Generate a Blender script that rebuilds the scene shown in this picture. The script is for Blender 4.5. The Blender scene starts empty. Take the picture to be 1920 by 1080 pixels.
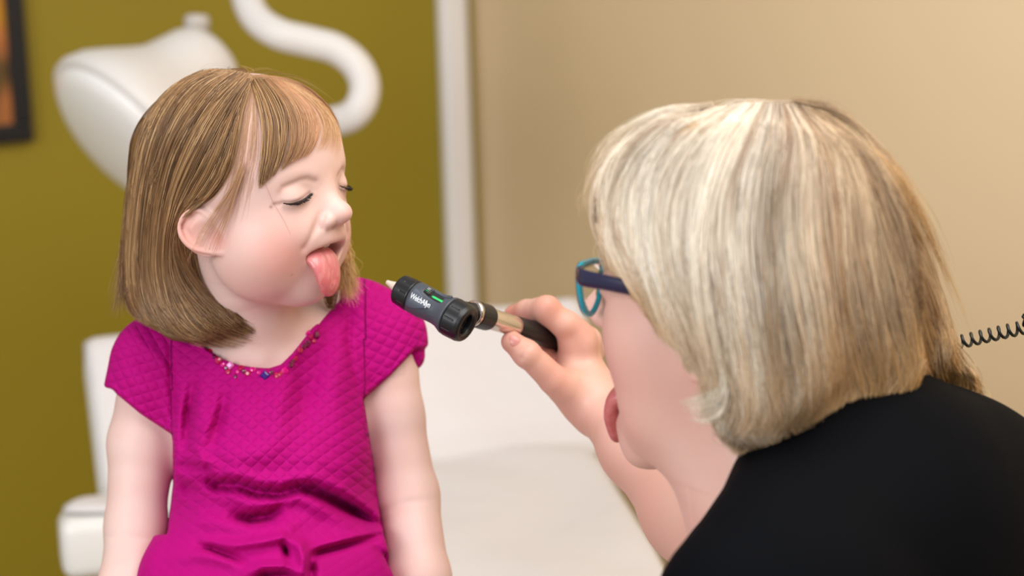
import bpy, bmesh, math, random
import numpy as np
from mathutils import Matrix, Vector

# ---------------------------------------------------------------- camera
FPX, W, H = 4200.0, 1920, 1080
CAM_Z, PITCH, ROLL = 1.62, math.radians(12.0), math.radians(-1.8)
CM = Matrix.Translation((0, 0, CAM_Z)) @ Matrix.Rotation(math.pi/2 - PITCH, 4, 'X') @ Matrix.Rotation(ROLL, 4, 'Z')
scn = bpy.context.scene
cd = bpy.data.cameras.new('camera'); cam = bpy.data.objects.new('camera', cd)
scn.collection.objects.link(cam); cam.matrix_world = CM
cd.sensor_width = 36.0; cd.lens = FPX/W*36.0; cd.clip_start = .05
cd.dof.use_dof = True; cd.dof.focus_distance = 1.765; cd.dof.aperture_fstop = 4.2; cd.dof.aperture_blades = 0
scn.camera = cam
# ---------------------------------------------------------------- light
scn.view_settings.view_transform = 'Standard'; scn.view_settings.look = 'None'
scn.view_settings.gamma = 1.0; scn.view_settings.use_curve_mapping = False
scn.view_settings.exposure = 0.11
wd = bpy.data.worlds.new('world'); scn.world = wd; wd.use_nodes = True
wd.node_tree.nodes['Background'].inputs['Color'].default_value = (.97, .98, 1.0, 1)
wd.node_tree.nodes['Background'].inputs['Strength'].default_value = 0.47

def area(name, loc, target, sx, sy, power, col=(1, 1, 1)):
    l = bpy.data.lights.new(name, 'AREA'); l.shape = 'RECTANGLE'; l.size = sx; l.size_y = sy
    l.energy = power; l.color = col
    o = bpy.data.objects.new(name, l); scn.collection.objects.link(o)
    o.location = loc
    o.rotation_euler = (Vector(target) - Vector(loc)).to_track_quat('-Z', 'Y').to_euler()
    return o
area('window_light', (-2.0, -1.0, 2.3), (0.0, 2.0, 1.25), 2.2, 1.6, 70, (.96, .98, 1.0))
area('ceiling_light', (0.5, 1.2, 2.75), (0.3, 2.0, 0), 1.5, 1.5, 35, (1.0, .965, .92))
scn.cycles.max_bounces = 10; scn.cycles.transmission_bounces = 8
scn.cycles.use_adaptive_sampling = True; scn.cycles.adaptive_threshold = 0.012
scn.cycles.use_denoising = True
scn.cycles.sample_clamp_indirect = 4.0

CR = np.array(CM.to_3x3()); CO = np.array(CM.translation)
def P(px, py, d):
    """world point seen at photo pixel (px, py), d metres along the camera axis"""
    px = np.asarray(px, float); py = np.asarray(py, float); d = np.asarray(d, float)
    v = np.stack([(px-960)/FPX*d, (540-py)/FPX*d, -d + 0*px], -1)
    return v @ CR.T + CO
def proj(p):
    q = (np.asarray(p) - CO) @ CR
    d = -q[..., 2]
    return q[..., 0]/d*FPX+960, 540-q[..., 1]/d*FPX, d
def ground(px, py, z):
    """point of the horizontal plane z seen at a pixel"""
    a = P(px, py, 1.0) - CO
    return CO + a*((z-CO[2])/a[2])
def S(r, g, b, a=1.0):
    f = lambda c: (c/255/12.92) if c/255 <= .04045 else ((c/255+.055)/1.055)**2.4
    return (f(r), f(g), f(b), a)
def Sv(*c): return np.array(S(*c)[:3])

# ---------------------------------------------------------------- objects
C = scn.collection
def empty(name, loc=(0, 0, 0)):
    o = bpy.data.objects.new(name, None); C.objects.link(o); o.location = loc; o.empty_display_size = .05
    return o
def tag(o, label, cat=None, group=None, kind=None):
    o['label'] = label
    if cat: o['category'] = cat
    if group: o['group'] = group
    if kind: o['kind'] = kind
    return o
def wpos(o):
    v = Vector((0, 0, 0))
    while o is not None:
        v += o.location; o = o.parent
    return v
def mkobj(name, V, F, mat, parent=None, loc=None, smooth=True, col=None, uv=None):
    """V in world coordinates; the object's origin goes to loc (or the parent's)"""
    V = np.asarray(V, float)
    if parent is not None: base = np.array(wpos(parent)); off = np.zeros(3)
    else:
        base = np.array(loc) if loc is not None else np.array([V[:, 0].mean(), V[:, 1].mean(), V[:, 2].min()])
    me = bpy.data.meshes.new(name)
    if isinstance(F, np.ndarray):
        n, k = F.shape
        me.vertices.add(len(V)); me.vertices.foreach_set('co', (V-base).astype(np.float32).ravel())
        me.loops.add(n*k); me.loops.foreach_set('vertex_index', F.astype(np.int32).ravel())
        me.polygons.add(n); me.polygons.foreach_set('loop_start', np.arange(0, n*k, k, dtype=np.int32))
        me.update(calc_edges=True); me.validate()
    else:
        me.from_pydata([tuple(v) for v in V-base], [], F)
        bm = bmesh.new(); bm.from_mesh(me); bmesh.ops.recalc_face_normals(bm, faces=bm.faces); bm.to_mesh(me); bm.free()
    if smooth: me.polygons.foreach_set('use_smooth', np.ones(len(me.polygons), bool))
    if col is not None:
        a = me.color_attributes.new('col', 'FLOAT_COLOR', 'POINT')
        c = np.ones((len(V), 4), np.float32); c[:, :3] = col; a.data.foreach_set('color', c.ravel())
    if uv is not None:
        a = me.attributes.new('quv', 'FLOAT_VECTOR', 'POINT'); a.data.foreach_set('vector', uv.astype(np.float32).ravel())
    me.materials.append(mat)
    o = bpy.data.objects.new(name, me); C.objects.link(o)
    if parent is not None: o.parent = parent
    else: o.location = base
    return o

# ---------------------------------------------------------------- materials
def mat(name, color=(.8, .8, .8, 1), rough=.5, metal=0., **kw):
    m = bpy.data.materials.new(name); m.use_nodes = True
    b = m.node_tree.nodes['Principled BSDF']
    b.inputs['Base Color'].default_value = color; b.inputs['Roughness'].default_value = rough
    b.inputs['Metallic'].default_value = metal
    for k, v in kw.items(): b.inputs[k.replace('_', ' ')].default_value = v
    return m
def N(m, t, **kw):
    n = m.node_tree.nodes.new(t)
    for k, v in kw.items():
        if hasattr(n, k): setattr(n, k, v)
        else: n.inputs[k].default_value = v
    return n
def L(m, a, b): m.node_tree.links.new(a, b)
def bsdf(m): return m.node_tree.nodes['Principled BSDF']
def noise_color(m, c1, c2, scale, detail=3, lo=.3, hi=.7, coord='Object'):
    tc = N(m, 'ShaderNodeTexCoord'); no = N(m, 'ShaderNodeTexNoise'); no.inputs['Scale'].default_value = scale; no.inputs['Detail'].default_value = detail
    L(m, tc.outputs[coord], no.inputs['Vector'])
    r = N(m, 'ShaderNodeValToRGB'); r.color_ramp.elements[0].color = c1; r.color_ramp.elements[1].color = c2
    r.color_ramp.elements[0].position = lo; r.color_ramp.elements[1].position = hi
    L(m, no.outputs['Fac'], r.inputs['Fac']); L(m, r.outputs['Color'], bsdf(m).inputs['Base Color'])
    return no
def noise_bump(m, scale, dist, strength=1., detail=3):
    tc = N(m, 'ShaderNodeTexCoord'); no = N(m, 'ShaderNodeTexNoise'); no.inputs['Scale'].default_value = scale; no.inputs['Detail'].default_value = detail
    L(m, tc.outputs['Object'], no.inputs['Vector'])
    bu = N(m, 'ShaderNodeBump'); bu.inputs['Distance'].default_value = dist; bu.inputs['Strength'].default_value = strength
    L(m, no.outputs['Fac'], bu.inputs['Height']); L(m, bu.outputs['Normal'], bsdf(m).inputs['Normal'])
    return bu
def attr_color(m):
    a = N(m, 'ShaderNodeAttribute'); a.attribute_name = 'col'; L(m, a.outputs['Color'], bsdf(m).inputs['Base Color'])
def skin_mat(name, rough=.48, sss=.12):
    m = mat(name, rough=rough); attr_color(m); b = bsdf(m)
    b.inputs['Subsurface Weight'].default_value = sss
    b.inputs['Subsurface Radius'].default_value = (1., .35, .2); b.inputs['Subsurface Scale'].default_value = .006
    b.inputs['Specular IOR Level'].default_value = .38
    noise_bump(m, 900, .0001, .25)
    return m
# ================================================================ sculpting with signed distance fields
def unit(v): v = np.asarray(v, float); return v/np.linalg.norm(v)
class Sculpt:
    """ordered list of clay operations; frame(R, O) lets heads be described in their own coordinates"""
    def __init__(s): s.ops = []; s.R = np.eye(3); s.O = np.zeros(3)
    def frame(s, R=None, O=None):
        s.R = np.eye(3) if R is None else R; s.O = np.zeros(3) if O is None else O; return s
    def w(s, p): return np.asarray(p, float) @ s.R.T + s.O
    def add(s, lo, hi, fn, mode, k): s.ops.append((np.array(lo), np.array(hi), fn, mode, k))
    def ell(s, c, r, k=.01, rot=None, mode='u'):
        c = s.w(c); r = np.array(r if np.ndim(r) else (r, r, r), float)
        R = s.R if rot is None else s.R @ rot
        m = r.max()
        def fn(p):
            q = (p-c) @ R; a = np.sqrt(((q/r)**2).sum(-1)); b = np.sqrt(((q/r**2)**2).sum(-1))+1e-9
            return a*(a-1)/b
        s.add(c-m, c+m, fn, mode, k)
    def well(s, c, r, k=.01, rot=None, mode='u'):
        R0, O0 = s.R, s.O; s.frame(); s.ell(c, r, k, rot, mode); s.R, s.O = R0, O0
    def chain(s, pts, rad, k=.008, mode='u', kj=.0, flat=None):
        """tapering tube through pts; flat=(axis, factor) squashes it along an axis"""
        pts = [s.w(p) for p in pts]; rad = list(rad) if np.ndim(rad) else [rad]*len(pts)
        A = np.array(pts)
        m = max(rad)
        def fn(p):
            d = None
            for a, b, ra, rb in zip(pts[:-1], pts[1:], rad[:-1], rad[1:]):
                ab = b-a; t = np.clip(((p-a) @ ab)/max(ab @ ab, 1e-12), 0, 1)
                v = p-a-t[..., None]*ab
                if flat is not None:
                    ax = flat[0]; h = v @ ax; v = v+(h*(1/flat[1]-1))[..., None]*ax
                e = np.sqrt((v**2).sum(-1))-(ra+(rb-ra)*t)
                if d is None: d = e
                elif kj > 0:
                    hh = np.clip(.5+.5*(d-e)/kj, 0, 1); d = d+(e-d)*hh-kj*hh*(1-hh)
                else: d = np.minimum(d, e)
            return d
        s.add(A.min(0)-m, A.max(0)+m, fn, mode, k)
    def brush(s, c, sig, amp, rot=None):
        """gaussian dab: amp>0 raises the surface by amp metres, <0 presses it in"""
        c = s.w(c); sig = np.array(sig if np.ndim(sig) else (sig,)*3, float); R = s.R if rot is None else s.R @ rot
        m = 3.2*sig.max()
        s.add(c-m, c+m, lambda p: -amp*np.exp(-.5*(((p-c) @ R/sig)**2).sum(-1)), 'b', 0)
    def stroke(s, pts, sig, amp):
        """gaussian dab drawn along a 3D polyline"""
        pts = [s.w(p) for p in pts]; A = np.array(pts); m = 3.2*sig
        def fn(p):
            d = np.full(p.shape[:-1], 9.)
            for a, b in zip(pts[:-1], pts[1:]):
                ab = b-a; t = np.clip(((p-a) @ ab)/(ab @ ab), 0, 1)
                d = np.minimum(d, ((p-a-t[..., None]*ab)**2).sum(-1))
            return -amp*np.exp(-.5*d/sig**2)
        s.add(A.min(0)-m, A.max(0)+m, fn, 'b', 0)
    def pstroke(s, pts, sig, amp, lo, hi, dmax=9, fade=True):
        """fold drawn along photo pixels (px, py[, weight]); sig in px; box lo..hi limits it, dmax limits depth"""
        A = np.array(pts, float); wt = A[:, 2] if A.shape[1] > 2 else np.ones(len(A)); A = A[:, :2]
        if fade and A.shape[1] == 2 and len(pts[0]) == 2: wt = np.ones(len(A)); wt[0] = wt[-1] = .25
        def fn(p):
            x, y, dd = proj(p); best = np.full(x.shape, 1e9); ww = np.zeros(x.shape)
            for i in range(len(A)-1):
                a, b = A[i], A[i+1]; ab = b-a
                t = np.clip(((x-a[0])*ab[0]+(y-a[1])*ab[1])/(ab @ ab), 0, 1)
                d = (x-a[0]-t*ab[0])**2+(y-a[1]-t*ab[1])**2
                m = d < best; best = np.where(m, d, best); ww = np.where(m, wt[i]+(wt[i+1]-wt[i])*t, ww)
            return -amp*ww*np.exp(-.5*best/sig**2)*(dd < dmax)
        r_ = 3.2*sig; mn, mx = A.min(0)-r_, A.max(0)+r_; dm = min(dmax, 2.12)
        cs = np.array([P(x, y, z) for x in (mn[0], mx[0]) for y in (mn[1], mx[1]) for z in (1.70 if dm > 1.8 else 1.2, dm)])
        lo = np.maximum(lo, cs.min(0)); hi = np.minimum(hi, cs.max(0))
        s.add(lo, hi, fn, 'b', 0)
    def cutpoly(s, poly, d0, d1, k=.002, mode='s'):
        """remove (or keep) the prism over a photo outline between depths d0 and d1"""
        A = np.array(poly, float); B = np.roll(A, -1, 0)
        cs = np.array([P(x, y, d) for x, y in poly for d in (d0, d1)])
        def fn(p):
            x, y, dd = proj(p); best = np.full(x.shape, 1e9); ins = np.zeros(x.shape, bool)
            for a, b in zip(A, B):
                ab = b-a; t = np.clip(((x-a[0])*ab[0]+(y-a[1])*ab[1])/(ab @ ab), 0, 1)
                best = np.minimum(best, (x-a[0]-t*ab[0])**2+(y-a[1]-t*ab[1])**2)
                c = ((a[1] > y) != (b[1] > y)); ins ^= c & (x < (b[0]-a[0])*(y-a[1])/((b[1]-a[1]) or 1e-9)+a[0])
            sd = np.sqrt(best)*dd/FPX; sd = np.where(ins, -sd, sd)
            return np.maximum(sd, np.maximum(d0-dd, dd-d1))
        s.add(cs.min(0), cs.max(0), fn, mode, k)
    def field(s, lo, hi, h, margin=.02, far=.08):
        lo = np.array(lo, float); hi = np.array(hi, float)
        n = np.ceil((hi-lo)/h).astype(int)+1
        D = np.full(n, far, np.float32)
        ax = [lo[i]+h*np.arange(n[i]) for i in range(3)]
        for a, b, fn, mode, k in s.ops:
            mg = max(margin, 1.2*k) if mode == 'u' else (max(k, h*2) if mode == 's' else 0)
            i0 = np.clip(np.floor((a-mg-lo)/h).astype(int), 0, n); i1 = np.clip(np.ceil((b+mg-lo)/h).astype(int)+1, 0, n)
            if (i1 <= i0).any(): continue
            sl = tuple(slice(p, q) for p, q in zip(i0, i1))
            for x0 in range(i0[0], i1[0], 24):                       # slabs keep memory small
                x1 = min(x0+24, i1[0])
                ss = (slice(x0, x1), sl[1], sl[2]); d = D[ss]
                if mode in 'bs' and k < 1:
                    near = (np.abs(d) < .03) if mode == 'b' else (d < .03)
                    if not near.any(): continue
                    ii = np.nonzero(near); g = np.stack([ax[0][x0:x1][ii[0]], ax[1][sl[1]][ii[1]], ax[2][sl[2]][ii[2]]], -1)
                    e = fn(g).astype(np.float32); dn = d[near]
                    if mode == 'b': d[near] = dn+e
                    else:
                        e = -e
                        if k > 0: hh = np.clip(.5-.5*(dn-e)/k, 0, 1); d[near] = dn+(e-dn)*hh+k*hh*(1-hh)
                        else: d[near] = np.maximum(dn, e)
                    continue
                g = np.stack(np.meshgrid(ax[0][x0:x1], ax[1][sl[1]], ax[2][sl[2]], indexing='ij'), -1)
                e = fn(g).astype(np.float32)
                if mode == 'u':
                    if k > 0: hh = np.clip(.5+.5*(d-e)/k, 0, 1); D[ss] = d+(e-d)*hh-k*hh*(1-hh)
                    else: D[ss] = np.minimum(d, e)
        return Grid(D, lo, h)
class Grid:
    def __init__(s, D, lo, h): s.D, s.lo, s.h = D, lo, h
    def at(s, p):
        q = (p-s.lo)/s.h; n = np.array(s.D.shape)-1
        out = np.linalg.norm(q-np.clip(q, 0, n), axis=-1)*s.h
        q = np.clip(q, 0, n-1e-3); i = q.astype(int); f = q-i
        x, y, z = i[..., 0], i[..., 1], i[..., 2]; fx, fy, fz = f[..., 0], f[..., 1], f[..., 2]; D = s.D
        c00 = D[x, y, z]*(1-fx)+D[x+1, y, z]*fx; c10 = D[x, y+1, z]*(1-fx)+D[x+1, y+1, z]*fx
        c01 = D[x, y, z+1]*(1-fx)+D[x+1, y, z+1]*fx; c11 = D[x, y+1, z+1]*(1-fx)+D[x+1, y+1, z+1]*fx
        return (c00*(1-fy)+c10*fy)*(1-fz)+(c01*(1-fy)+c11*fy)*fz+out
    def grad(s, p):
        e = s.h*1.0; g = np.stack([s.at(p+d)-s.at(p-d) for d in np.eye(3)*e], -1)
        return g/(np.linalg.norm(g, axis=-1, keepdims=True)+1e-12)
    def mesh(s, keep=None):
        """surface nets, then two projection steps onto the level set; faces are quads wound outwards"""
        D = s.D; I = D < 0; n = D.shape
        cell = lambda A, i, j, k: A[i:n[0]-1+i, j:n[1]-1+j, k:n[2]-1+k]
        cnt = sum(cell(I, i, j, k).astype(np.int8) for i in (0, 1) for j in (0, 1) for k in (0, 1))
        act = (cnt > 0) & (cnt < 8); idx = np.argwhere(act); N_ = len(idx)
        ID = np.full(act.shape, -1, np.int64); ID[act] = np.arange(N_)
        acc = np.zeros((N_, 3)); c = np.zeros(N_)
        cor = {(i, j, k): D[idx[:, 0]+i, idx[:, 1]+j, idx[:, 2]+k] for i in (0, 1) for j in (0, 1) for k in (0, 1)}
        for a in range(3):
            for u in (0, 1):
                for v in (0, 1):
                    p0 = [0, 0, 0]; p0[(a+1) % 3] = u; p0[(a+2) % 3] = v; p1 = list(p0); p1[a] = 1
                    d0, d1 = cor[tuple(p0)], cor[tuple(p1)]; m = (d0 < 0) != (d1 < 0)
                    t = np.where(m, d0/np.where(d0-d1 == 0, 1, d0-d1), 0)
                    pos = np.array(p0, float)[None]+np.zeros((N_, 3)); pos[:, a] = t
                    acc += pos*m[:, None]; c += m
        V = s.lo+s.h*(idx+acc/c[:, None])
        quads = []
        for a in range(3):
            b_, c_ = (a+1) % 3, (a+2) % 3
            lo_ = [slice(None)]*3; hi_ = [slice(None)]*3
            lo_[a] = slice(0, n[a]-1); hi_[a] = slice(1, n[a])
            for q in (b_, c_): lo_[q] = slice(1, n[q]-1); hi_[q] = slice(1, n[q]-1)
            A0, A1 = I[tuple(lo_)], I[tuple(hi_)]
            for sgn, M in ((1, A0 & ~A1), (0, ~A0 & A1)):
                e = np.argwhere(M)
                if not len(e): continue
                e[:, b_] += 1; e[:, c_] += 1
                def cid(db, dc):
                    f = e.copy(); f[:, b_] -= db; f[:, c_] -= dc; return ID[f[:, 0], f[:, 1], f[:, 2]]
                q = np.stack([cid(1, 1), cid(0, 1), cid(0, 0), cid(1, 0)], -1)
                quads.append(q if sgn else q[:, ::-1])
        F = np.concatenate(quads); F = F[(F >= 0).all(1)]
        for _ in range(3):
            g = s.grad(V); d = s.at(V)
            e = .5*s.h; ga = np.stack([(s.at(V+q)-s.at(V-q))/(2*e) for q in np.eye(3)*e], -1)
            gl = np.maximum(np.linalg.norm(ga, axis=-1), .35)
            V = V-g*np.clip(d/gl, -.4*s.h, .4*s.h)[:, None]
        return V, F
def cut_mesh(V, F, keepV):
    k = keepV[F].all(1); F = F[k]; u = np.unique(F); m = np.full(len(V), -1); m[u] = np.arange(len(u)); return V[u], m[F]
def biggest(V, F):
    """keep the largest connected piece"""
    lab = np.arange(len(V))
    while True:
        m = lab[F].min(1); new = lab.copy()
        for c in range(F.shape[1]): np.minimum.at(new, F[:, c], m)
        new = new[new]
        if (new == lab).all(): break
        lab = new
    u, c = np.unique(lab, return_counts=True); return cut_mesh(V, F, lab == u[c.argmax()])
def joinm(parts):
    Vs, Fs, o = [], [], 0
    for V, F in parts: Vs.append(V); Fs.append(F+o); o += len(V)
    return np.concatenate(Vs), np.concatenate(Fs)
def gauss(V, c, r): return np.exp(-.5*((V-np.asarray(c))**2).sum(-1)/r**2)
def lerp(a, b, t): return a+(b-a)*t
def vnoise(p, seed=0):
    """cheap smooth pseudo noise in [-1,1]"""
    r = np.random.RandomState(seed); out = 0
    for i in range(6):
        k = r.normal(size=3); k /= np.linalg.norm(k); out = out+np.sin(p @ k*(1+i*.35)+r.uniform(0, 6.28))
    return out/3.0
def curve(pts, n, closed=False):
    """Catmull-Rom through pts"""
    p = np.asarray(pts, float); m = len(p)
    if not closed: q = np.concatenate([[2*p[0]-p[1]], p, [2*p[-1]-p[-2]]]); t = np.linspace(0, m-1-1e-9, n)
    else: q = np.concatenate([[p[-1]], p, [p[0]], [p[1]]]); t = np.linspace(0, m, n, endpoint=False)
    i = t.astype(int); f = (t-i)[:, None]; a, b, c, d = q[i], q[i+1], q[i+2], q[i+3]
    return .5*((2*b)+(-a+c)*f+(2*a-5*b+4*c-d)*f**2+(-a+3*b-3*c+d)*f**3)
def tube(pts, rad, seg=12, closed=False, flat=None, caps=True):
    """tube mesh along world points; flat=(vector, factor) makes it oval"""
    p = np.asarray(pts, float); n = len(p); r = np.full(n, rad) if np.ndim(rad) == 0 else np.asarray(rad, float)
    t = np.gradient(p, axis=0) if not closed else np.roll(p, -1, 0)-np.roll(p, 1, 0); t /= np.linalg.norm(t, axis=1)[:, None]
    ref = np.array([0, 0, 1.]) if flat is None else unit(flat[0])
    if flat is None and abs(t[0] @ ref) > .9: ref = np.array([1., 0, 0])
    V, F = [], []; u = ref-t[0]*(t[0] @ ref); u /= np.linalg.norm(u)
    for i in range(n):
        if flat is not None: u = ref
        u = u-t[i]*(t[i] @ u); u /= np.linalg.norm(u); v = np.cross(t[i], u)
        a = np.linspace(0, 2*np.pi, seg, endpoint=False)
        fu = 1 if flat is None else flat[1]
        V.append(p[i]+r[i]*(np.cos(a)[:, None]*u*fu+np.sin(a)[:, None]*v))
    V = np.concatenate(V)
    for i in range(n if closed else n-1):
        j = (i+1) % n
        for k in range(seg): F.append((i*seg+k, i*seg+(k+1) % seg, j*seg+(k+1) % seg, j*seg+k))
    if caps and not closed: F += [tuple(range(seg))[::-1], tuple((n-1)*seg+k for k in range(seg))]
    return V, F
def lathe(prof, A, O, seg=48, ref=(0, 0, 1), ripple=None):
    """prof [(s, r)]: distance along A from O, radius; open ends closed"""
    A = unit(A); u = unit(np.cross(A, ref)); v = np.cross(A, u); V, F = [], []
    for s_, r_ in prof:
        a = np.linspace(0, 2*np.pi, seg, endpoint=False); rr = r_ if ripple is None else ripple(s_, r_, a)
        V.append(np.asarray(O)+A*s_+(np.cos(a)*rr)[:, None]*u+(np.sin(a)*rr)[:, None]*v)
    V = np.concatenate(V); n = len(prof)
    for i in range(n-1):
        for k in range(seg): F.append((i*seg+k, i*seg+(k+1) % seg, (i+1)*seg+(k+1) % seg, (i+1)*seg+k))
    F += [tuple(range(seg))[::-1], tuple((n-1)*seg+k for k in range(seg))]
    return V, F
def merge(parts):
    Vs, Fs, o = [], [], 0
    for V, F in parts: Vs.append(np.asarray(V)); Fs += [tuple(int(i)+o for i in f) for f in F]; o += len(V)
    return np.concatenate(Vs), Fs
def boxm(lo, hi, R=None, O=None):
    V = np.array([[x, y, z] for x in (lo[0], hi[0]) for y in (lo[1], hi[1]) for z in (lo[2], hi[2])], float)
    if R is not None: V = V @ np.asarray(R).T
    if O is not None: V = V+np.asarray(O)
    return V, [(0, 1, 3, 2), (4, 6, 7, 5), (0, 4, 5, 1), (2, 3, 7, 6), (0, 2, 6, 4), (1, 5, 7, 3)]
def bevel(o, w, seg=3):
    m = o.modifiers.new('bevel', 'BEVEL'); m.width = w; m.segments = seg; m.limit_method = 'ANGLE'; m.harden_normals = False
def rotz(a): c, s_ = math.cos(a), math.sin(a); return np.array([[c, -s_, 0], [s_, c, 0], [0, 0, 1.]])
def rotx(a): c, s_ = math.cos(a), math.sin(a); return np.array([[1., 0, 0], [0, c, -s_], [0, s_, c]])
def roty(a): c, s_ = math.cos(a), math.sin(a); return np.array([[c, 0, s_], [0, 1., 0], [-s_, 0, c]])

# ================================================================ hair
def hair_mat(name, rough=.42, spec=.35):
    m = mat(name, rough=rough); b = bsdf(m); attr_color(m); b.inputs['Specular IOR Level'].default_value = spec
    b.inputs['Sheen Weight'].default_value = 0.
    return m
def hair_curves(name, PTS, R0, col, m, parent, tip=.25):
    """PTS (n, k, 3) world; col (n, 3) or (n, k, 3)"""
    n, k, _ = PTS.shape; base = np.array(wpos(parent))
    hc = bpy.data.hair_curves.new(name); hc.add_curves([k]*n)
    hc.position_data.foreach_set('vector', (PTS-base).astype(np.float32).ravel())
    R = np.broadcast_to(np.asarray(R0, float).reshape(-1, 1), (n, k))*np.interp(np.linspace(0, 1, k), [0, .15, .6, 1], [.75, 1, 1, tip])
    a = hc.attributes.get('radius') or hc.attributes.new('radius', 'FLOAT', 'POINT'); a.data.foreach_set('value', R.astype(np.float32).ravel())
    if col.ndim == 2: col = np.repeat(col[:, None], k, 1)
    c = np.ones((n*k, 4), np.float32); c[:, :3] = col.reshape(-1, 3)
    a = hc.attributes.new('col', 'FLOAT_COLOR', 'POINT'); a.data.foreach_set('color', c.ravel())
    hc.materials.append(m); o = bpy.data.objects.new(name, hc); C.objects.link(o); o.parent = parent
    return o
def cast(px, py, grid, d0, d1):
    """depth along the camera axis where each pixel's ray meets the grid's surface (closest approach if it misses)"""
    o = P(px, py, 1.0)-CO; d = np.full(px.shape, d0); best = np.full(px.shape, 9.); bd = d.copy(); ln = np.linalg.norm(o, axis=-1)
    for _ in range(70):
        e = grid.at(CO+o*d[..., None]); m = (e < best-1e-5) & (best > .0004); best = np.where(m, e, best); bd = np.where(m, d, bd)
        d = np.minimum(d+np.where(best < .0004, 0, np.maximum(e*.8, .0015))/ln, d1)
    return bd, best
def smooth_depth(d, it=6):
    for _ in range(it):
        e = d.copy(); e[:, 1:-1] = .25*d[:, :-2]+.5*d[:, 1:-1]+.25*d[:, 2:]; d = e
    return d
def sheet(guides, n, grid, d0, d1, rs, k=22, lift=(.0, .004), wob=2.0, clump=0., trim=(.0, .0), start=(.0, .0), nclump=60, off_scale=1., wave=0.):
    """strands between ordered pixel guides, laid on the grid's surface. returns (n,k,3), s parameter"""
    G = np.stack([curve(g, k) for g in guides]); m = len(guides)
    s = rs.uniform(0, m-1-1e-6, n)
    if clump > 0:
        cs = np.sort(rs.uniform(0, m-1-1e-6, nclump)); j = np.abs(s[:, None]-cs[None]).argmin(1); sc = cs[j]
    q = np.concatenate([[2*G[0]-G[1]], G, [2*G[-1]-G[-2]]])
    def at(s_):
        i = s_.astype(int); f = (s_-i)[:, None, None]; a, b, c, d = q[i], q[i+1], q[i+2], q[i+3]
        return .5*((2*b)+(-a+c)*f+(2*a-5*b+4*c-d)*f**2+(-a+3*b-3*c+d)*f**3)
    X = at(s); t = np.linspace(0, 1, k)
    if clump > 0: X = X+(at(sc)-X)*(clump*t**1.2)[None, :, None]
    if wave:
        sw = (sc if clump > 0 else s)[:, None]; tt_ = t[None]
        X[..., 0] += wave*np.sin(tt_*9+sw*5.3+1.5*np.sin(sw*2.1))*tt_**.7; X[..., 1] += .3*wave*np.cos(tt_*8+sw*4.1)*tt_
    # shorten / start late
    tr = 1-rs.uniform(trim[0], trim[1], n); st = rs.uniform(start[0], start[1], n)
    tt = st[:, None]+(tr-st)[:, None]*t[None]; f = tt*(k-1); i = np.clip(f.astype(int), 0, k-2); f = (f-i)[..., None]
    r = np.arange(n)[:, None]; X = X[r, i]*(1-f)+X[r, i+1]*f
    # wobble
    ph = rs.uniform(0, 6.28, (n, 3)); am = rs.normal(0, wob, (n, 2))
    X[..., 0] += am[:, :1]*np.sin(ph[:, :1]+t*rs.uniform(2, 5, (n, 1)))*(.3+t); X[..., 1] += .5*am[:, 1:]*np.sin(ph[:, 1:2]+t*4)
    d, e = cast(X[..., 0], X[..., 1], grid, d0, d1)
    d = smooth_depth(d)
    d = d-rs.uniform(lift[0], lift[1], n)[:, None]*off_scale
    return P(X[..., 0], X[..., 1], d), s/(m-1), X
def gravity_hair(V0, Nn, grid, length, rs, k=18, side=None, lift=.002, down=1.0):
    """strands for the sides the photo does not show: start on the volume, run down along it"""
    n = len(V0); p = V0+Nn*lift; out = [p]; st = length/(k-1); dirv = np.tile([0, 0, -1.], (n, 1))
    if side is not None: dirv = dirv+side
    dirv /= np.linalg.norm(dirv, axis=1)[:, None]
    for _ in range(k-1):
        g = grid.grad(p); d = dirv-g*(dirv*g).sum(1)[:, None]*.97; d /= np.linalg.norm(d, axis=1)[:, None]+1e-9
        p = p+d*st[:, None] if np.ndim(st) else p+d*st
        e = grid.at(p); p = p+grid.grad(p)*np.clip(lift-e, -.004, .01)[:, None]; out.append(p)
    return np.stack(out, 1)
# ================================================================ room
COR = ground(884, 700, 0)*0; COR = np.array(P(896, 300, 4.25)); COR[2] = 0
bd_ = np.array([math.sin(math.radians(27)), -math.cos(math.radians(27)), 0])     # beige wall runs towards us, right
gd_ = np.array([-math.cos(math.radians(27)), -math.sin(math.radians(27)), 0])    # green wall runs left
def slab(name, a, dirv, nrm, length, thick, h, m, z0=0):
    R = np.stack([dirv, -nrm, np.array([0, 0, 1.])], 1)
    V, F = boxm((0, 0, z0), (length, thick, h), R, a)
    o = mkobj(name, V, F, m, loc=a, smooth=False); o['kind'] = 'structure'; return o
m_green = mat('olive_paint', S(150, 131, 22), .55); noise_bump(m_green, 260, .0004, .2)
m_beige = mat('beige_paint', S(236, 210, 170), .6); noise_bump(m_beige, 260, .0004, .2)
m_trim = mat('trim_paint', S(246, 242, 240), .4)
m_floor = mat('vinyl_floor', S(165, 145, 118), .4)
noise_color(m_floor, S(158, 138, 112), S(176, 156, 128), 30)
slab('wall_left', COR, gd_, -np.array([-gd_[1], gd_[0], 0])*-1, 3.2, .1, 2.7, m_green)
slab('wall_right', COR, bd_, np.array([-bd_[1], bd_[0], 0])*-1, 4.2, .1, 2.7, m_beige)
V, F = boxm((-3.2, -1.6, -.05), (3.2, 5.4, 0)); o = mkobj('floor', V, F, m_floor, smooth=False); o['kind'] = 'structure'
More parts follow.
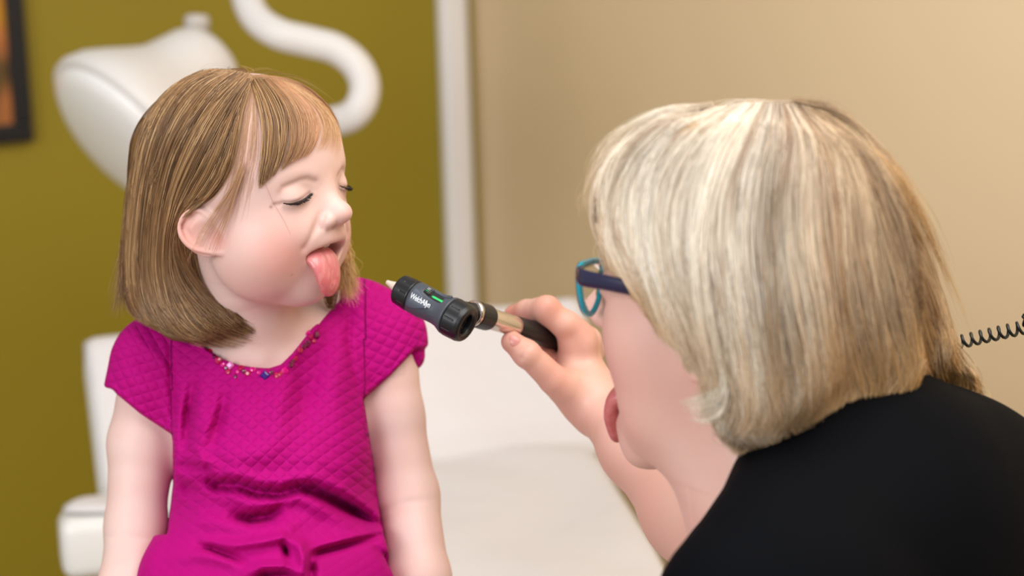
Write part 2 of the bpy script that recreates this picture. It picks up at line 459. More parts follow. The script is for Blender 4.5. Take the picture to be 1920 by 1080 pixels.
# white corner trim standing on the green wall, stepped edge
nl = np.cross(gd_, [0, 0, 1.]); nl = nl if nl[1] < 0 else -nl
R = np.stack([gd_, nl, np.array([0, 0, 1.])], 1)
V, F = merge([boxm((.020, 0, 0), (.076, .020, 2.7), R, COR), boxm((.030, .018, 0), (.066, .027, 2.7), R, COR)])
o = mkobj('trim_corner', V, F, m_trim, loc=COR, smooth=False); bevel(o, .004); o['kind'] = 'structure'

# ---------------------------------------------------------------- picture in a black frame
def on_green(px, py, off=0.):
    """point of the green wall seen at a pixel"""
    a = P(px, py, 1.0)-CO; t = ((COR+nl*off-CO) @ nl)/(a @ nl); return CO+a*t
pc = on_green(58, 262); u0 = (pc-COR) @ gd_; z0 = pc[2]
fr = empty('framed_picture', tuple(COR+gd_*(u0+.25)+nl*.0+np.array([0, 0, z0])))
tag(fr, 'framed picture with orange and yellow shapes in a black frame on the olive wall', 'picture')
m_fr = mat('black_frame', S(20, 21, 26), .35)
Rg = np.stack([gd_, nl, np.array([0, 0, 1.])], 1); Og = COR+np.array([0, 0, z0])
w_, h_, b_ = .5, .62, .032
V, F = merge([boxm((u0, 0, 0), (u0+w_, .025, b_), Rg, Og), boxm((u0, 0, h_-b_), (u0+w_, .025, h_), Rg, Og),
              boxm((u0, 0, b_), (u0+b_, .025, h_-b_), Rg, Og), boxm((u0+w_-b_, 0, b_), (u0+w_, .025, h_-b_), Rg, Og)])
o = mkobj('frame', V, F, m_fr, fr, smooth=False); bevel(o, .003)
m_pic = mat('picture_print', rough=.5)
tc = N(m_pic, 'ShaderNodeTexCoord'); vo = N(m_pic, 'ShaderNodeTexNoise'); vo.inputs['Scale'].default_value = 7; vo.inputs['Detail'].default_value = 1.5
mp = N(m_pic, 'ShaderNodeMapping'); mp.inputs['Location'].default_value = (1.3, .2, 3.4)
L(m_pic, tc.outputs['Object'], mp.inputs['Vector']); L(m_pic, mp.outputs['Vector'], vo.inputs['Vector'])
rp = N(m_pic, 'ShaderNodeValToRGB'); e = rp.color_ramp.elements
e[0].color = S(96, 70, 28); e[0].position = .3; e[1].color = S(214, 160, 30); e[1].position = .72
for p_, c_ in ((.42, S(196, 116, 58)), (.5, S(205, 140, 22)), (.6, S(222, 150, 76))): x = e.new(p_); x.color = c_
L(m_pic, vo.outputs['Fac'], rp.inputs['Fac']); L(m_pic, rp.outputs['Color'], bsdf(m_pic).inputs['Base Color'])
V, F = boxm((u0+b_, .004, b_), (u0+w_-b_, .012, h_-b_), Rg, Og); mkobj('print', V, F, m_pic, fr, smooth=False)

# ---------------------------------------------------------------- exam table
m_up = mat('tan_vinyl', S(184, 160, 130), .45)
m_base = mat('tan_base', S(200, 184, 164), .5)
m_paper = mat('white_paper', S(219, 213, 212), .75); noise_bump(m_paper, 22, .006, .5, 2)
m_white = mat('white_enamel', S(232, 230, 226), .35)
TA = math.radians(14); tdir = np.array([-math.sin(TA), math.cos(TA), 0]); tper = np.array([math.cos(TA), math.sin(TA), 0])
ZT = .80
FL = np.array(ground(122, 932, ZT))                                  # left end of the hinge line
wT = next(w for w in np.arange(.4, 1.0, .004) if proj(FL+tper*w)[0] > 1098)
T0 = FL+tper*wT/2; T0[2] = 0; RT = np.stack([tper, tdir, np.array([0, 0, 1.])], 1); hw = wT/2
print('table', wT, proj(FL+tper*wT), T0)
tb = empty('exam_table', tuple(T0)); tag(tb, 'tan exam table with raised backrest that the girl in magenta sits on', 'exam table')
near = -1.04; inl = .20                                              # foot end: starts further in on the left
def tbox(lo, hi): return boxm(lo, hi, RT, T0)
V, F = tbox((-hw+.05, near+.12, .0), (hw-.05, .42, .62)); o = mkobj('base', V, F, m_base, tb, smooth=False); bevel(o, .02)
for k in (0, 1):
    V, F = tbox((-hw+.12, near+.105, .06+.28*k), (hw-.12, near+.12, .32+.28*k)); o = mkobj('drawer', V, F, m_base, tb, smooth=False); bevel(o, .006)
    V, F = tbox((-.08, near+.085, .20+.28*k), (.08, near+.105, .215+.28*k)); mkobj('handle', V, F, m_white, o, smooth=False)
def prism(poly, z0, z1):
    n = len(poly); V = np.array([[x, y, z] for z in (z0, z1) for x, y in poly]) @ RT.T+T0
    return V, [tuple(range(n))[::-1], tuple(range(n, 2*n))]+[(i, (i+1) % n, n+(i+1) % n, n+i) for i in range(n)]
seat_o = [(-hw+inl, near), (hw-.125, near), (hw, .0), (-hw-.012, 0), (-hw-.012, -.075), (-hw+inl, -.075)]
V, F = prism(seat_o, .712, .790); o = mkobj('seat', V, F, m_white, tb, smooth=True); bevel(o, .018, 4)
V, F = tbox((-hw+inl+.02, near+.06, .62), (hw-.03, .40, .711)); o = mkobj('seat_frame', V, F, m_base, tb, smooth=False); bevel(o, .01)
BA = math.radians(42); BL = .275; Rb = RT @ rotx(BA); Ob = T0+tdir*.030+np.array([0, 0, .735])
V, F = boxm((-hw+.045, 0, -.03), (hw+.045, BL, .045), Rb, Ob); o = mkobj('backrest', V, F, m_white, tb, smooth=True); bevel(o, .025, 4)
V, F = tbox((-.02, .10, .60), (.02, .15, .82)); mkobj('backrest_prop', V, F, m_white, tb, smooth=False)
def paper_sheet():
    """one strip of paper lying on the seat, running up the backrest and over its head end"""
    n, m = 130, 60; V = []; s1 = near-.03; top = Ob+Rb @ np.array([0, 0, .0485])
    for i in range(n+1):
        s_ = s1+(BL+.07-s1)*i/n
        xl = -hw+inl-.004 if s_ < -.085 else lerp(-hw+inl-.004, -hw-.004, min(1, (s_+.085)/.03))
        for j in range(m+1):
            sh = .052*max(0, min(1, (s_+.02)/.06)); u = j/m; xl_ = xl+sh; xr_ = hw+.006-.125*min(1.03, max(0, -s_)/-near)+.045*max(0, min(1, (s_+.02)/.06)); x = lerp(xl_, xr_, u); e1 = max(0, .018-(x-xl_), x-xr_+.018)
            wr = .0022*math.sin(31*x+9*s_+2*math.sin(12*s_))+.0020*math.sin(17*s_-23*x+1.3)+.0022*(1+math.sin(7*x+13*s_))
            if s_ < 0: z = .7925; y = s_
            else: q = np.array([x, s_, .0485]); w3 = RT.T @ (Ob-T0+Rb @ q); y, z = w3[1], w3[2]; 
            if 0 <= s_ < .06: y = lerp(0, y, s_/.06); z = max(z, .7925)
            if s_ > BL-.03: z -= (s_-BL+.03)**2*10
            z -= e1*e1*18; z += wr+.003
            V.append(RT @ np.array([x, y, z])+T0)
    V = np.array(V); F = [(i*(m+1)+j, i*(m+1)+j+1, (i+1)*(m+1)+j+1, (i+1)*(m+1)+j) for i in range(n) for j in range(m)]
    o = mkobj('table_paper', V, F, m_paper, loc=T0+np.array([0, 0, .795]))
    so = o.modifiers.new('solid', 'SOLIDIFY'); so.thickness = .0012; so.offset = 1
    return o
tag(paper_sheet(), 'white crinkled paper sheet spread over the exam table and its backrest', 'paper')

# ---------------------------------------------------------------- exam lamp: dish head on a bent white tube
lp = empty('exam_lamp', tuple(P(300, 200, 3.0)*np.array([1, 1, 0])))
tag(lp, 'white exam lamp with wide dish head and bent tube arm before the olive wall', 'lamp')
m_lamp = mat('lamp_plastic', S(222, 217, 213), .4)
dl = 3.05
ctr = np.array(P(228, 258, dl)); camR, camU, camB = CR[:, 0], CR[:, 1], CR[:, 2]
axis = unit(-camR*.60-camU*.64+camB*.42)
# outer shell: shallow dish whose back bulges into a round housing
prof = [(.0, .124), (-.004, .130), (-.014, .131), (-.035, .124), (-.060, .108), (-.085, .090), (-.110, .074), (-.140, .066), (-.165, .060), (-.185, .046), (-.195, .018)]
V, F = lathe(prof, axis, ctr, 64); mkobj('lamp_head', V, F, m_lamp, lp)
prof = [(-.002, .120), (.006, .118), (.016, .10), (.024, .065), (.027, .02)]
m_lens = mat('lamp_lens', S(240, 238, 235), .25)
V, F = lathe(prof, axis, ctr, 64); mkobj('lens', V, F, m_lens, lp)
# dials on the housing
for a_ in (0.6, 1.6):
    q = ctr-axis*.15+unit(np.cross(axis, camU))*.06*math.cos(a_)+camU*.06*math.sin(a_)
    V, F = lathe([(-.005, .018), (.012, .018), (.016, .014)], unit(q-(ctr-axis*.15)), q, 24); mkobj('knob', V, F, mat('lamp_knob', S(190, 182, 174), .4), lp)
pts = [(452, -260, 3.2), (455, -120, 3.18), (458, -30, 3.15), (476, 28, 3.12), (520, 62, 3.1), (580, 78, 3.1), (630, 92, 3.1), (668, 122, 3.1), (684, 162, 3.1), (672, 204, 3.1), (636, 226, 3.12), (560, 232, 3.16), (500, 205, 3.2), (440, 165, 3.15), (400, 130, 3.10)]
W3 = np.array([P(*p) for p in pts]); W3 = curve(W3, 90)
V, F = tube(W3, .0215, 20); mkobj('arm', V, F, m_lamp, lp)
# wall mount that carries the tube
top = W3[0]; wp = top-nl*((top-COR) @ nl)
V, F = tube(np.array([top-(nl*((top-COR) @ nl))*f for f in np.linspace(0, 1, 6)]), .0215, 20); mkobj('mount_arm', V, F, m_lamp, lp)
V, F = lathe([(0, .06), (.02, .06), (.026, .05)], nl, wp, 32); mkobj('wall_plate', V, F, m_lamp, lp)
# ================================================================ girl
m_skin = skin_mat('skin')
GD = 1.88
th = math.radians(59)
fw = np.array([math.sin(th), -math.cos(th), 0]); rt = np.cross(fw, [0, 0, 1.])
GR = np.stack([rt, fw, np.array([0, 0, 1.])], 1) @ rotx(math.radians(8))
GO = np.array(P(470, 368, GD))
def gl(x, y, z): return GR @ np.array([x, y, z], float)+GO
g = Sculpt(); g.frame(GR, GO)
g.ell((0, -.008, .032), (.068, .079, .071))
g.ell((0, .028, .032), (.062, .055, .055), .03)
g.ell((0, .030, -.022), (.054, .048, .055), .03)
for s_ in (1, -1):
    g.ell((s_*.034, .0335, -.040), (.026, .029, .030), .02)
    g.ell((s_*.040, .018, -.048), (.021, .031, .027), .02)
g.ell((0, .022, -.067), (.041, .034, .023), .022)
g.ell((0, .041, -.0790), (.020, .018, .0155), .016)
g.ell((0, .056, -.035), (.027, .024, .020), .015)           # upper muzzle
g.chain([(0, .071, .004), (0, .078, -.008), (0, .087, -.018)], [.0075, .0075, .008], .012)
g.ell((0, .0900, -.0215), (.0094, .0088, .0078), .006)
for s_ in (1, -1):
    g.ell((s_*.0108, .0815, -.0245), (.0066, .0082, .0066), .0028)
    g.brush((s_*.027, .080, .001), (.013, .012, .009), -.0036)          # eye socket
    g.ell((s_*.0285, .0635, -.001), (.0150, .0125, .0125), .004)        # lidded eyeball
    g.stroke([(s_*.0165, .082, -.022), (s_*.0235, .076, -.031), (s_*.0300, .068, -.042)], .003, -.0024)
    g.stroke([(s_*.0155, .084, -.018), (s_*.0172, .082, -.024), (s_*.0155, .080, -.030)], .0016, -.0016)   # nose-to-mouth fold
    g.brush((s_*.030, .070, -.030), (.014, .014, .011), .003 if s_ > 0 else .0005)           # smiling cheek
for s_ in (1, -1): g.ell((s_*.0052, .0850, -.0318), (.0026, .0034, .0026), .0015, mode='s')
# lips around an open mouth
ul = [(-.0275, .0600, -.0465), (-.0165, .0725, -.0420), (-.005, .0785, -.0400), (0, .0785, -.0408), (.005, .0785, -.0400), (.0165, .0725, -.0420), (.0275, .0600, -.0455)]
ll = [(-.0265, .0570, -.0490), (-.016, .0610, -.0600), (0, .0640, -.0655), (.016, .0610, -.0600), (.0265, .0570, -.0480)]
g.chain([(0, .050, -.062), (0, .056, -.064)], [.016, .014], .012)
g.chain(curve(ll, 9), .0042, .007)
g.ell((0, .071, -.0520), (.0262, .030, .0092), .003, mode='s')
g.ell((0, .045, -.0530), (.0225, .026, .010), .003, mode='s')
g.chain(curve(ul, 11), [.0026, .003, .0033, .0036, .0036, .0034, .0036, .0036, .0033, .003, .0026], .006)
pre = g.field(gl(0, 0, 0)-.12, gl(0, 0, 0)+.12, .0018)
def oh(pts, grid=pre, out=0.):
    """points of the head seen at photo pixels, in head coordinates"""
    a = np.array(pts, float); d, _ = cast(a[:, 0], a[:, 1], grid, 1.6, 2.1); w = P(a[:, 0], a[:, 1], d); w = w+grid.grad(w)*out
    return (w-GO) @ GR
lidL = oh([(514, 383), (530, 381), (543, 381.5), (558, 378), (570, 372), (581, 363)])
foldL = oh([(522, 358), (532, 351), (549, 343), (563, 337), (577, 335), (590, 339)])
browL = oh([(505, 352), (525, 338), (545, 329), (566, 325), (588, 330)])
mir = lambda A: A*np.array([-1., 1, 1])
for f_ in (lambda A: A, mir):
    g.stroke(f_(lidL[1:]), .0011, -.0016); g.stroke(f_(lidL[:2]), .0009, -.0008)
    g.stroke(f_(foldL[1:]), .0018, -.0011); g.stroke(f_(browL), .005, .0009)
# ears
def ear(sc, s_, c, yaw, tilt, k=1.0):
    """c: where it joins the head (local); local ear plane: a = forward, b = up, o = outward"""
    o = np.array([math.cos(yaw), math.sin(yaw)*1.0, 0])*np.array([s_, 1, 1]); up = np.array([0, math.sin(tilt), math.cos(tilt)])
    a = unit(np.cross(up, o))*(1 if np.cross(up, o)[1] > 0 else -1); up = unit(np.cross(o, a)); up = up if up[2] > 0 else -up
    c = np.array(c, float)
    def q(x, y, z=0): return c+(a*x+up*y+o*z)*.001*k
    rot = np.stack([o, a, up], 1)
    sc.ell(q(-4, 2, -1), (.0045*k, .0185*k, .0225*k), .003, rot=rot)
    sc.ell(q(2, -13, -1), (.0044*k, .0095*k, .0105*k), .004, rot=rot)
    sc.ell(q(4, 0, -5), (.006*k, .010*k, .018*k), .008, rot=rot)
    hx = [(7, 1, 1.5), (9, 9, 1.5), (7, 17, 1.5), (1, 22, 2), (-8, 22.5, 2.6), (-16, 18, 3), (-20, 9, 3), (-19, -1, 2.6), (-14, -9, 2), (-8, -15, 1.5), (-3, -20, .8), (3, -22.5, .6), (8.5, -20, .4), (9.5, -14, .3)]
    hp = curve([q(*h) for h in hx], 34)
    sc.chain(hp, list(np.array([2.0]*8+[2.5]*12+[2.4]*6+[2.6]*8)*.001*k), .0022)
    sc.chain(curve([q(-2, 14, .8), q(-9, 10, .8), q(-12.5, 3, .6), q(-12, -5, .6), q(-7, -11, .6), (q(0, -13.5, .6))], 14), .0022*k, .0026)
    sc.chain([q(9, -2, .5), q(7.5, -7, 1.2)], [.0028*k, .0026*k], .003)
    sc.brush(q(-1, -3, 2), np.array([.004, .0058, .0068])*k, -.0092*k, rot=rot)
    sc.brush(q(-14, 8, 2.2), np.array([.004, .0022, .0075])*k, -.0016*k, rot=rot)
    sc.brush(q(-4, 16.5, 2.0), np.array([.004, .0075, .0022])*k, -.0014*k, rot=rot)
    return q
qe = ear(g, 1, (.0665, .003, -.0190), math.radians(24), math.radians(-31), .96)
ear(g, -1, (-.0665, .003, -.0190), math.radians(24), math.radians(-31), .96)
# neck, chest, arms, hips, legs (world coordinates through the photo's pixels)
g.frame()
nb = np.array(P(508, 668, 1.945))
g.chain([gl(0, -.024, -.035), gl(0, -.026, -.080), nb], [.037, .0300, .040], .022)
g.chain([P(375, 668, 1.965), P(510, 672, 1.965), P(655, 612, 1.985)], [.034, .036, .033], .04)
g.chain([P(500, 790, 1.97), P(505, 900, 1.97)], [.064, .064], .05)
g.well(P(500, 790, 1.965), (.085, .044, .080), .04)
g.well(P(512, 1190, 1.98), (.105, .085, .12), .05)
g.chain([P(300, 682, 1.955), P(264, 830, 1.955), P(254, 985, 1.945), P(240, 1100, 1.92), P(232, 1225, 1.90)], [.033, .0275, .0252, .0242, .0185], .018, kj=.010)
g.chain([P(712, 628, 1.985), P(737, 780, 1.975), P(765, 930, 1.965), P(788, 1085, 1.93), P(806, 1240, 1.90)], [.032, .0262, .0262, .0255, .0185], .018, kj=.010)
for e0, s_ in ((P(232, 1225, 1.90), 1), (P(806, 1240, 1.90), -1)):
    zt = .812; base = np.array(e0); kn = np.array([base[0], base[1]-.045, zt+.012])
    g.chain([base, kn], [.018, .016], .01)
    for i_, (ang, ln) in enumerate(((-.35, .040), (-.12, .046), (.08, .044), (.28, .037))):
        dv = np.array([math.sin(ang*s_*-1), -math.cos(ang), 0]); k0 = kn+np.array([(i_-1.5)*.011*-s_, 0, 0])
        g.chain([k0, k0+dv*ln*.55+np.array([0, 0, .002]), k0+dv*ln+np.array([0, 0, -.005])], [.0072, .0062, .0052], .003)
    g.chain([kn+np.array([s_*.012, .01, 0]), kn+np.array([s_*.030, -.012, -.003]), kn+np.array([s_*.032, -.028, -.006])], [.008, .007, .006], .004)
for x_, s_ in ((425, -1), (600, 1)):
    hip = np.array(P(x_, 1290, 1.95)); hip[2] = .872; kn = hip+np.array([s_*.02, -.27, .0]); an = kn+np.array([0, -.03, -.24])
    g.chain([hip, kn], [.062, .042], .03); g.chain([kn, lerp(kn, an, .35)+np.array([0, .012, 0]), an], [.040, .036, .024], .02)
    g.chain([an, an+np.array([0, -.045, -.035]), an+np.array([0, -.095, -.045])], [.024, .022, .016], .015)
# elbow creases, collar bones, tendon
g.pstroke([(196, 1008), (235, 1003), (290, 1016)], 5, -.0012, P(190, 980, 1.80)*1.0-.05, P(300, 1040, 2.0)+.05)
g.pstroke([(712, 962), (765, 942), (822, 935)], 5, -.0012, P(700, 980, 1.85)-.05, P(830, 920, 2.0)+.06)
g.stroke([P(395, 655, 1.925), P(455, 668, 1.905), P(490, 675, 1.90)], .005, .0030)
g.stroke([P(540, 672, 1.905), P(590, 645, 1.92)], .005, .0030)
GH = g
hgrid = g.field(GO-np.array([.128, .128, .178]), GO+np.array([.128, .128, .120]), .00115)
inb = lambda V, e: (np.abs(V[:, :2]-GO[:2]) < .120+e).all(1) & (V[:, 2] > GO[2]-.168-e)
V1, F1 = hgrid.mesh(); V1, F1 = cut_mesh(V1, F1, inb(V1, .0015))
bgrid = g.field((-.48, 1.52, .48), (.02, 2.16, GO[2]+.0), .0023)
V2, F2 = bgrid.mesh(); V2, F2 = cut_mesh(V2, F2, ~inb(V2, -.0015))
V, F = joinm([biggest(V1, F1), biggest(V2, F2)])
base_c, pale, blush, lipc = Sv(226, 193, 184), Sv(234, 206, 198), Sv(214, 132, 118), Sv(196, 104, 100)
q = (V-GO) @ GR
c = np.tile(base_c, (len(V), 1))
def paint(c, w, col): return c+(col-c)*np.clip(w, 0, 1)[:, None]
fr_ = q[:, 1] > .02
c = paint(c, .9*gauss(q, (.040, .052, -.042), .016)+.75*gauss(q, (-.040, .052, -.040), .015), blush)
c = paint(c, .35*gauss(q, (.045, .030, -.056), .02), blush)
c = paint(c, .35*gauss(q, (0, .094, -.022), .008), blush)
for s_ in (1, -1):
    A = lambda Z: Z*np.array([s_, 1, 1])
    w = np.max([gauss(q, b_, .0011) for b_ in curve(A(lidL), 30)], 0); c = paint(c, .75*w, Sv(104, 60, 52))
    w = np.max([gauss(q, b_, .0018) for b_ in curve(A(foldL), 30)], 0); c = paint(c, .38*w, Sv(158, 112, 92))
    w = np.max([gauss(q, b_, .0022) for b_ in curve(A(browL), 30)], 0); c = paint(c, .16*w, Sv(170, 128, 100))
lw = np.max([gauss(q, b_, .0031) for b_ in curve(ul, 21)], 0); c = paint(c, .95*lw, lipc)
lw = np.max([gauss(q, b_, .0036) for b_ in curve(ll, 15)], 0); c = paint(c, .9*lw, lipc)
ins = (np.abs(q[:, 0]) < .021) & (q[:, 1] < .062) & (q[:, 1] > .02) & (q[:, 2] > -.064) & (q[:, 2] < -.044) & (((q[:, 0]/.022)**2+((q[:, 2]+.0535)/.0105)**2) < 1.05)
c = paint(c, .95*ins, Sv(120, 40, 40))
e_ = (V-(GR @ np.array([.0665, .003, -.0190])+GO)); el = e_ @ GR
we = np.clip((el[:, 0]-.001)/.006, 0, 1)*(np.linalg.norm(el, axis=1) < .036)*(V[:, 2] > 1)
c = paint(c, .55*we, Sv(222, 140, 122)); c = paint(c, .55*gauss(V, gl(*((np.array(qe(2, -10, 1))))), .007), Sv(210, 100, 100))
# reddened elbows' creases and hands, soft mottling
c = paint(c, .8*gauss(q, oh([(508, 388)])[0], .0009), Sv(90, 60, 50)); c = paint(c, .4*gauss(q, oh([(547, 515)])[0], .0009), Sv(120, 80, 70))
mo = vnoise(V*55, 3)*.5+vnoise(V*140, 5)*.25; c = paint(c, .12+.12*mo, Sv(226, 164, 148)); c = paint(c, .12-.12*mo, pale)
body_z = 0.0
girl = empty('person', (float(P(500, 1290, 1.95)[0]), float(P(500, 1290, 1.95)[1]), ZT))
tag(girl, 'child in magenta quilted dress sitting on the exam table, tongue out, turned to the side', 'person')
mkobj('body', V, F, m_skin, girl, col=c)
# tongue and teeth
tp = curve([(.002, .036, -.0550), (.005, .052, -.0520), (.008, .064, -.0530), (.0095, .0715, -.0600), (.0090, .0735, -.0715), (.0080, .0720, -.0815)], 14)
t0 = Sculpt(); t0.frame(GR, GO)
def slabchain(sc, pts, wid, thk, side, k=.004):
    """flat tongue-like body: ellipsoid beads oriented along the path"""
    for i in range(len(pts)):
        a = pts[max(i-1, 0)]; b = pts[min(i+1, len(pts)-1)]; t = unit(b-a); s1 = unit(side-t*(side @ t)); n_ = np.cross(s1, t)
        sc.ell(pts[i], (wid[i], max(thk[i]*1.6, .004), thk[i]), k, rot=np.stack([s1, t, n_], 1))
slabchain(t0, tp, np.interp(np.linspace(0, 1, 14), [0, .5, .8, 1], [.0160, .0165, .0145, .0088]), np.interp(np.linspace(0, 1, 14), [0, .6, 1], [.006, .0052, .0042]), np.array([1., 0, .0]))
t0.stroke([(.006, .050, -.0465), (.009, .067, -.0495), (.0100, .0775, -.0600), (.0090, .0790, -.0740)], .0020, -.0013)
tg = t0.field(gl(0, .055, -.065)-.045, gl(0, .055, -.065)+.045, .0009); Vt, Ft = tg.mesh()
qt = (Vt-GO) @ GR; ct = np.tile(Sv(206, 122, 124), (len(Vt), 1)); ct = paint(ct, .6*np.clip((-.052-qt[:, 2])/.03, 0, 1), Sv(214, 96, 100)); ct = paint(ct, .4*(vnoise(Vt*600, 2) > .2), Sv(218, 150, 148))
m_tongue = skin_mat('tongue', .28, .1); bsdf(m_tongue).inputs['Specular IOR Level'].default_value = .6
mkobj('tongue', Vt, Ft, m_tongue, girl, col=ct)
m_teeth = mat('teeth', S(240, 232, 215), .2)
parts = []
for i in range(-3, 4):
    x = i*.0052; y = .0665-abs(i)**1.8*.0011
    V_, F_ = lathe([(-.0035, .0018), (-.002, .0026), (.002, .0026), (.0032, .0016)], GR @ np.array([0, 0, -1.]), gl(x, y, -.0455), 12); parts.append((V_, F_))
mkobj('teeth', *merge(parts), m_teeth, girl)
# eyelashes
m_lash = mat('lash', S(38, 26, 20), .5)
rs = np.random.RandomState(4)
m_lh = hair_mat('lash_hair')
for f_, s_ in ((lambda A: A, 1), (mir, -1)):
    base = curve(f_(lidL[1:]), 60); A = []
    for rep_ in range(3):
        for i, b in enumerate(base):
            f = (i-30)/30; d = unit(np.array([s_*.55*-f, .72, -.75+.05*rep_])+rs.normal(0, .10, 3)); ln = .0060*(1-.45*abs(f)**2)*rs.uniform(.7, 1.1)
            p = np.stack([b+np.array([0, .0006, .0002])+d*ln*t+np.array([0, .0, 1])*.0018*t*t for t in np.linspace(0, 1, 6)]); A.append(p @ GR.T+GO)
    hair_curves('eyelashes', np.array(A), .00022, np.tile(Sv(40, 30, 26), (len(A), 1)), m_lh, girl)
# ================================================================ magenta dress
d = Sculpt()
d.chain([P(385, 664, 1.972), P(510, 690, 1.975), P(650, 610, 1.992)], [.040, .040, .039], .03)
d.well(P(502, 765, 1.962), (.097, .060, .088), .03)
d.chain([P(500, 800, 1.965), P(508, 905, 1.955)], [.083, .082], .04)
d.well(P(500, 860, 1.915), (.080, .050, .046), .035)                          # blousing over the waist
d.well(P(350, 915, 1.985), (.026, .035, .052), .015)
d.well(P(512, 1010, 1.935), (.096, .075, .052), .03)                          # lap
for x_, s_ in ((440, -1), (600, 1)):
    hip = np.array(P(x_, 1290, 1.95)); hip[2] = .90; kn = hip+np.array([s_*.02, -.17, .0])
    d.chain([hip+np.array([0, .02, .0]), hip+np.array([0, -.02, .04]), kn], [.066, .064, .060], .05)
d.chain([P(335, 1090, 1.90), P(520, 1120, 1.86), P(705, 1075, 1.91)], [.030, .045, .030], .04)
def skin_off(p):
    x, y, dd = proj(p); return np.maximum(bgrid.at(p)-.0050, (y-(1000+0*y))*dd/FPX)
d.add(P(150, 1010, 1.9)-.1, P(860, 560, 2.0)+.08, skin_off, 'u', .006)
# short sleeves
d.chain([P(345, 668, 1.965), P(290, 690, 1.955), P(258, 790, 1.952)], [.040, .0365, .0330], .018)
d.chain([P(668, 615, 1.992), P(718, 640, 1.985), P(738, 735, 1.978)], [.040, .0365, .0310], .018)
d.stroke([P(243, 640, 1.93), P(262, 612, 1.95), P(300, 600, 1.965)], .012, .003)
hems = []
def cut(*a): hems.append(a); d.cutpoly(*a)
cut([(150, 722), (208, 731), (262, 776), (321, 815), (323, 830), (323, 905), (312, 1000), (150, 1000)], 1.80, 2.06, .004)
cut([(683, 749), (735, 702), (779, 656), (900, 640), (960, 1300), (800, 1300), (742, 1082), (722, 1000), (713, 960), (700, 860)], 1.80, 2.2, .004)
# neck opening
neckline = [(372, 636), (388, 655), (415, 672), (447, 684), (478, 689), (505, 690), (527, 683), (548, 662), (575, 628), (598, 594), (618, 560), (640, 538), (636, 470), (400, 470), (352, 600)]
cut(neckline, 1.80, 1.962, .003)
cut([(398, 470), (640, 470), (632, 560), (560, 640), (440, 640), (395, 620)], 1.93, 2.07, .01)
B0, B1 = P(150, 1200, 1.75)-.1, P(900, 500, 2.1)+.1
e = d.pstroke
# piped neck band
e([(372, 640), (388, 659), (415, 677), (447, 690), (478, 695), (507, 697), (532, 690), (553, 668), (580, 634), (603, 600), (623, 566), (644, 545)], 3.2, .0016, B0, B1, 1.99, fade=False)
# drapery: valleys (negative) and ridges (positive)
e([(383, 902), (408, 909), (445, 908), (485, 922), (525, 926), (560, 914), (590, 918), (625, 935), (665, 958), (704, 982)], 8, -0.0175, B0, B1, 1.97)
e([(395, 890), (440, 893), (490, 905), (540, 906), (585, 895), (640, 918), (700, 960)], 12, 0.0081, B0, B1, 1.97)
e([(420, 930), (470, 945), (520, 940), (560, 930), (600, 952), (650, 985)], 10, 0.0068, B0, B1, 1.97)
e([(438, 968), (470, 973), (505, 968), (532, 948)], 7, -0.0162, B0, B1, 1.97)
e([(335, 1000), (380, 975), (430, 985), (480, 995), (540, 985), (590, 965)], 13, 0.0047, B0, B1, 1.97)
e([(330, 868), (352, 876), (380, 880)], 7, -.0060, B0, B1, 1.98)
e([(335, 905), (350, 915), (372, 925)], 9, -.0060, B0, B1, 1.99)
e([(372, 845), (378, 862), (396, 870), (388, 886)], 6, 0.0061, B0, B1, 1.97)
e([(392, 868), (388, 880), (392, 896)], 4, -0.0068, B0, B1, 1.97)
e([(405, 760), (388, 800), (372, 838)], 7, 0.0047, B0, B1, 1.97)
e([(362, 720), (352, 780), (345, 850)], 7, -0.0068, B0, B1, 1.97)
e([(425, 730), (412, 790), (398, 845)], 8, -0.0047, B0, B1, 1.97)
e([(540, 700), (520, 760), (515, 830)], 16, 0.0061, B0, B1, 1.97)
e([(600, 640), (575, 700), (580, 790)], 16, -0.0054, B0, B1, 1.97)
e([(660, 560), (652, 640), (668, 720), (684, 750)], 5, -0.0035, B0, B1, 1.99)
e([(318, 640), (322, 700), (324, 770), (322, 812)], 5, -0.0038, B0, B1, 1.99)
e([(372, 1024), (400, 1030), (430, 1042), (458, 1054)], 5, -0.0108, B0, B1, 1.93)
e([(385, 1015), (440, 1022), (490, 1016), (528, 1008), (545, 1018)], 7, 0.0081, B0, B1, 1.93)
e([(545, 1010), (562, 1024), (570, 1048), (568, 1080)], 8, 0.0108, B0, B1, 1.93)
e([(532, 1018), (536, 1034), (540, 1050)], 4, -0.0121, B0, B1, 1.93)
e([(582, 1046), (600, 1036), (645, 1024), (712, 1005)], 5, -0.0121, B0, B1, 1.95)
e([(580, 1028), (640, 1012), (700, 1000)], 5, 0.0041, B0, B1, 1.95)
e([(583, 1048), (584, 1070), (582, 1100)], 6, -0.0135, B0, B1, 1.93)
e([(330, 1048), (380, 1040), (430, 1052), (455, 1066)], 9, 0.0054, B0, B1, 1.93)
e([(700, 1020), (722, 1044), (735, 1078)], 5, -0.0061, B0, B1, 1.93)
e([(475, 1092), (500, 1082), (535, 1080), (562, 1090)], 7, -0.0203, B0, B1, 1.93)
e([(462, 1075), (490, 1062), (530, 1062), (566, 1078)], 6, 0.0081, B0, B1, 1.93)
e([(608, 620), (585, 680), (570, 740), (560, 800)], 15, -.0060, B0, B1, 1.97)
e([(645, 640), (630, 720), (640, 820)], 18, .0045, B0, B1, 1.97)
e([(410, 845), (445, 858), (490, 850), (530, 820)], 18, .0070, B0, B1, 1.97)
e([(480, 720), (470, 780), (465, 840)], 15, .0035, B0, B1, 1.97)
e([(425, 725), (414, 780), (396, 836)], 7, -.0045, B0, B1, 1.97)
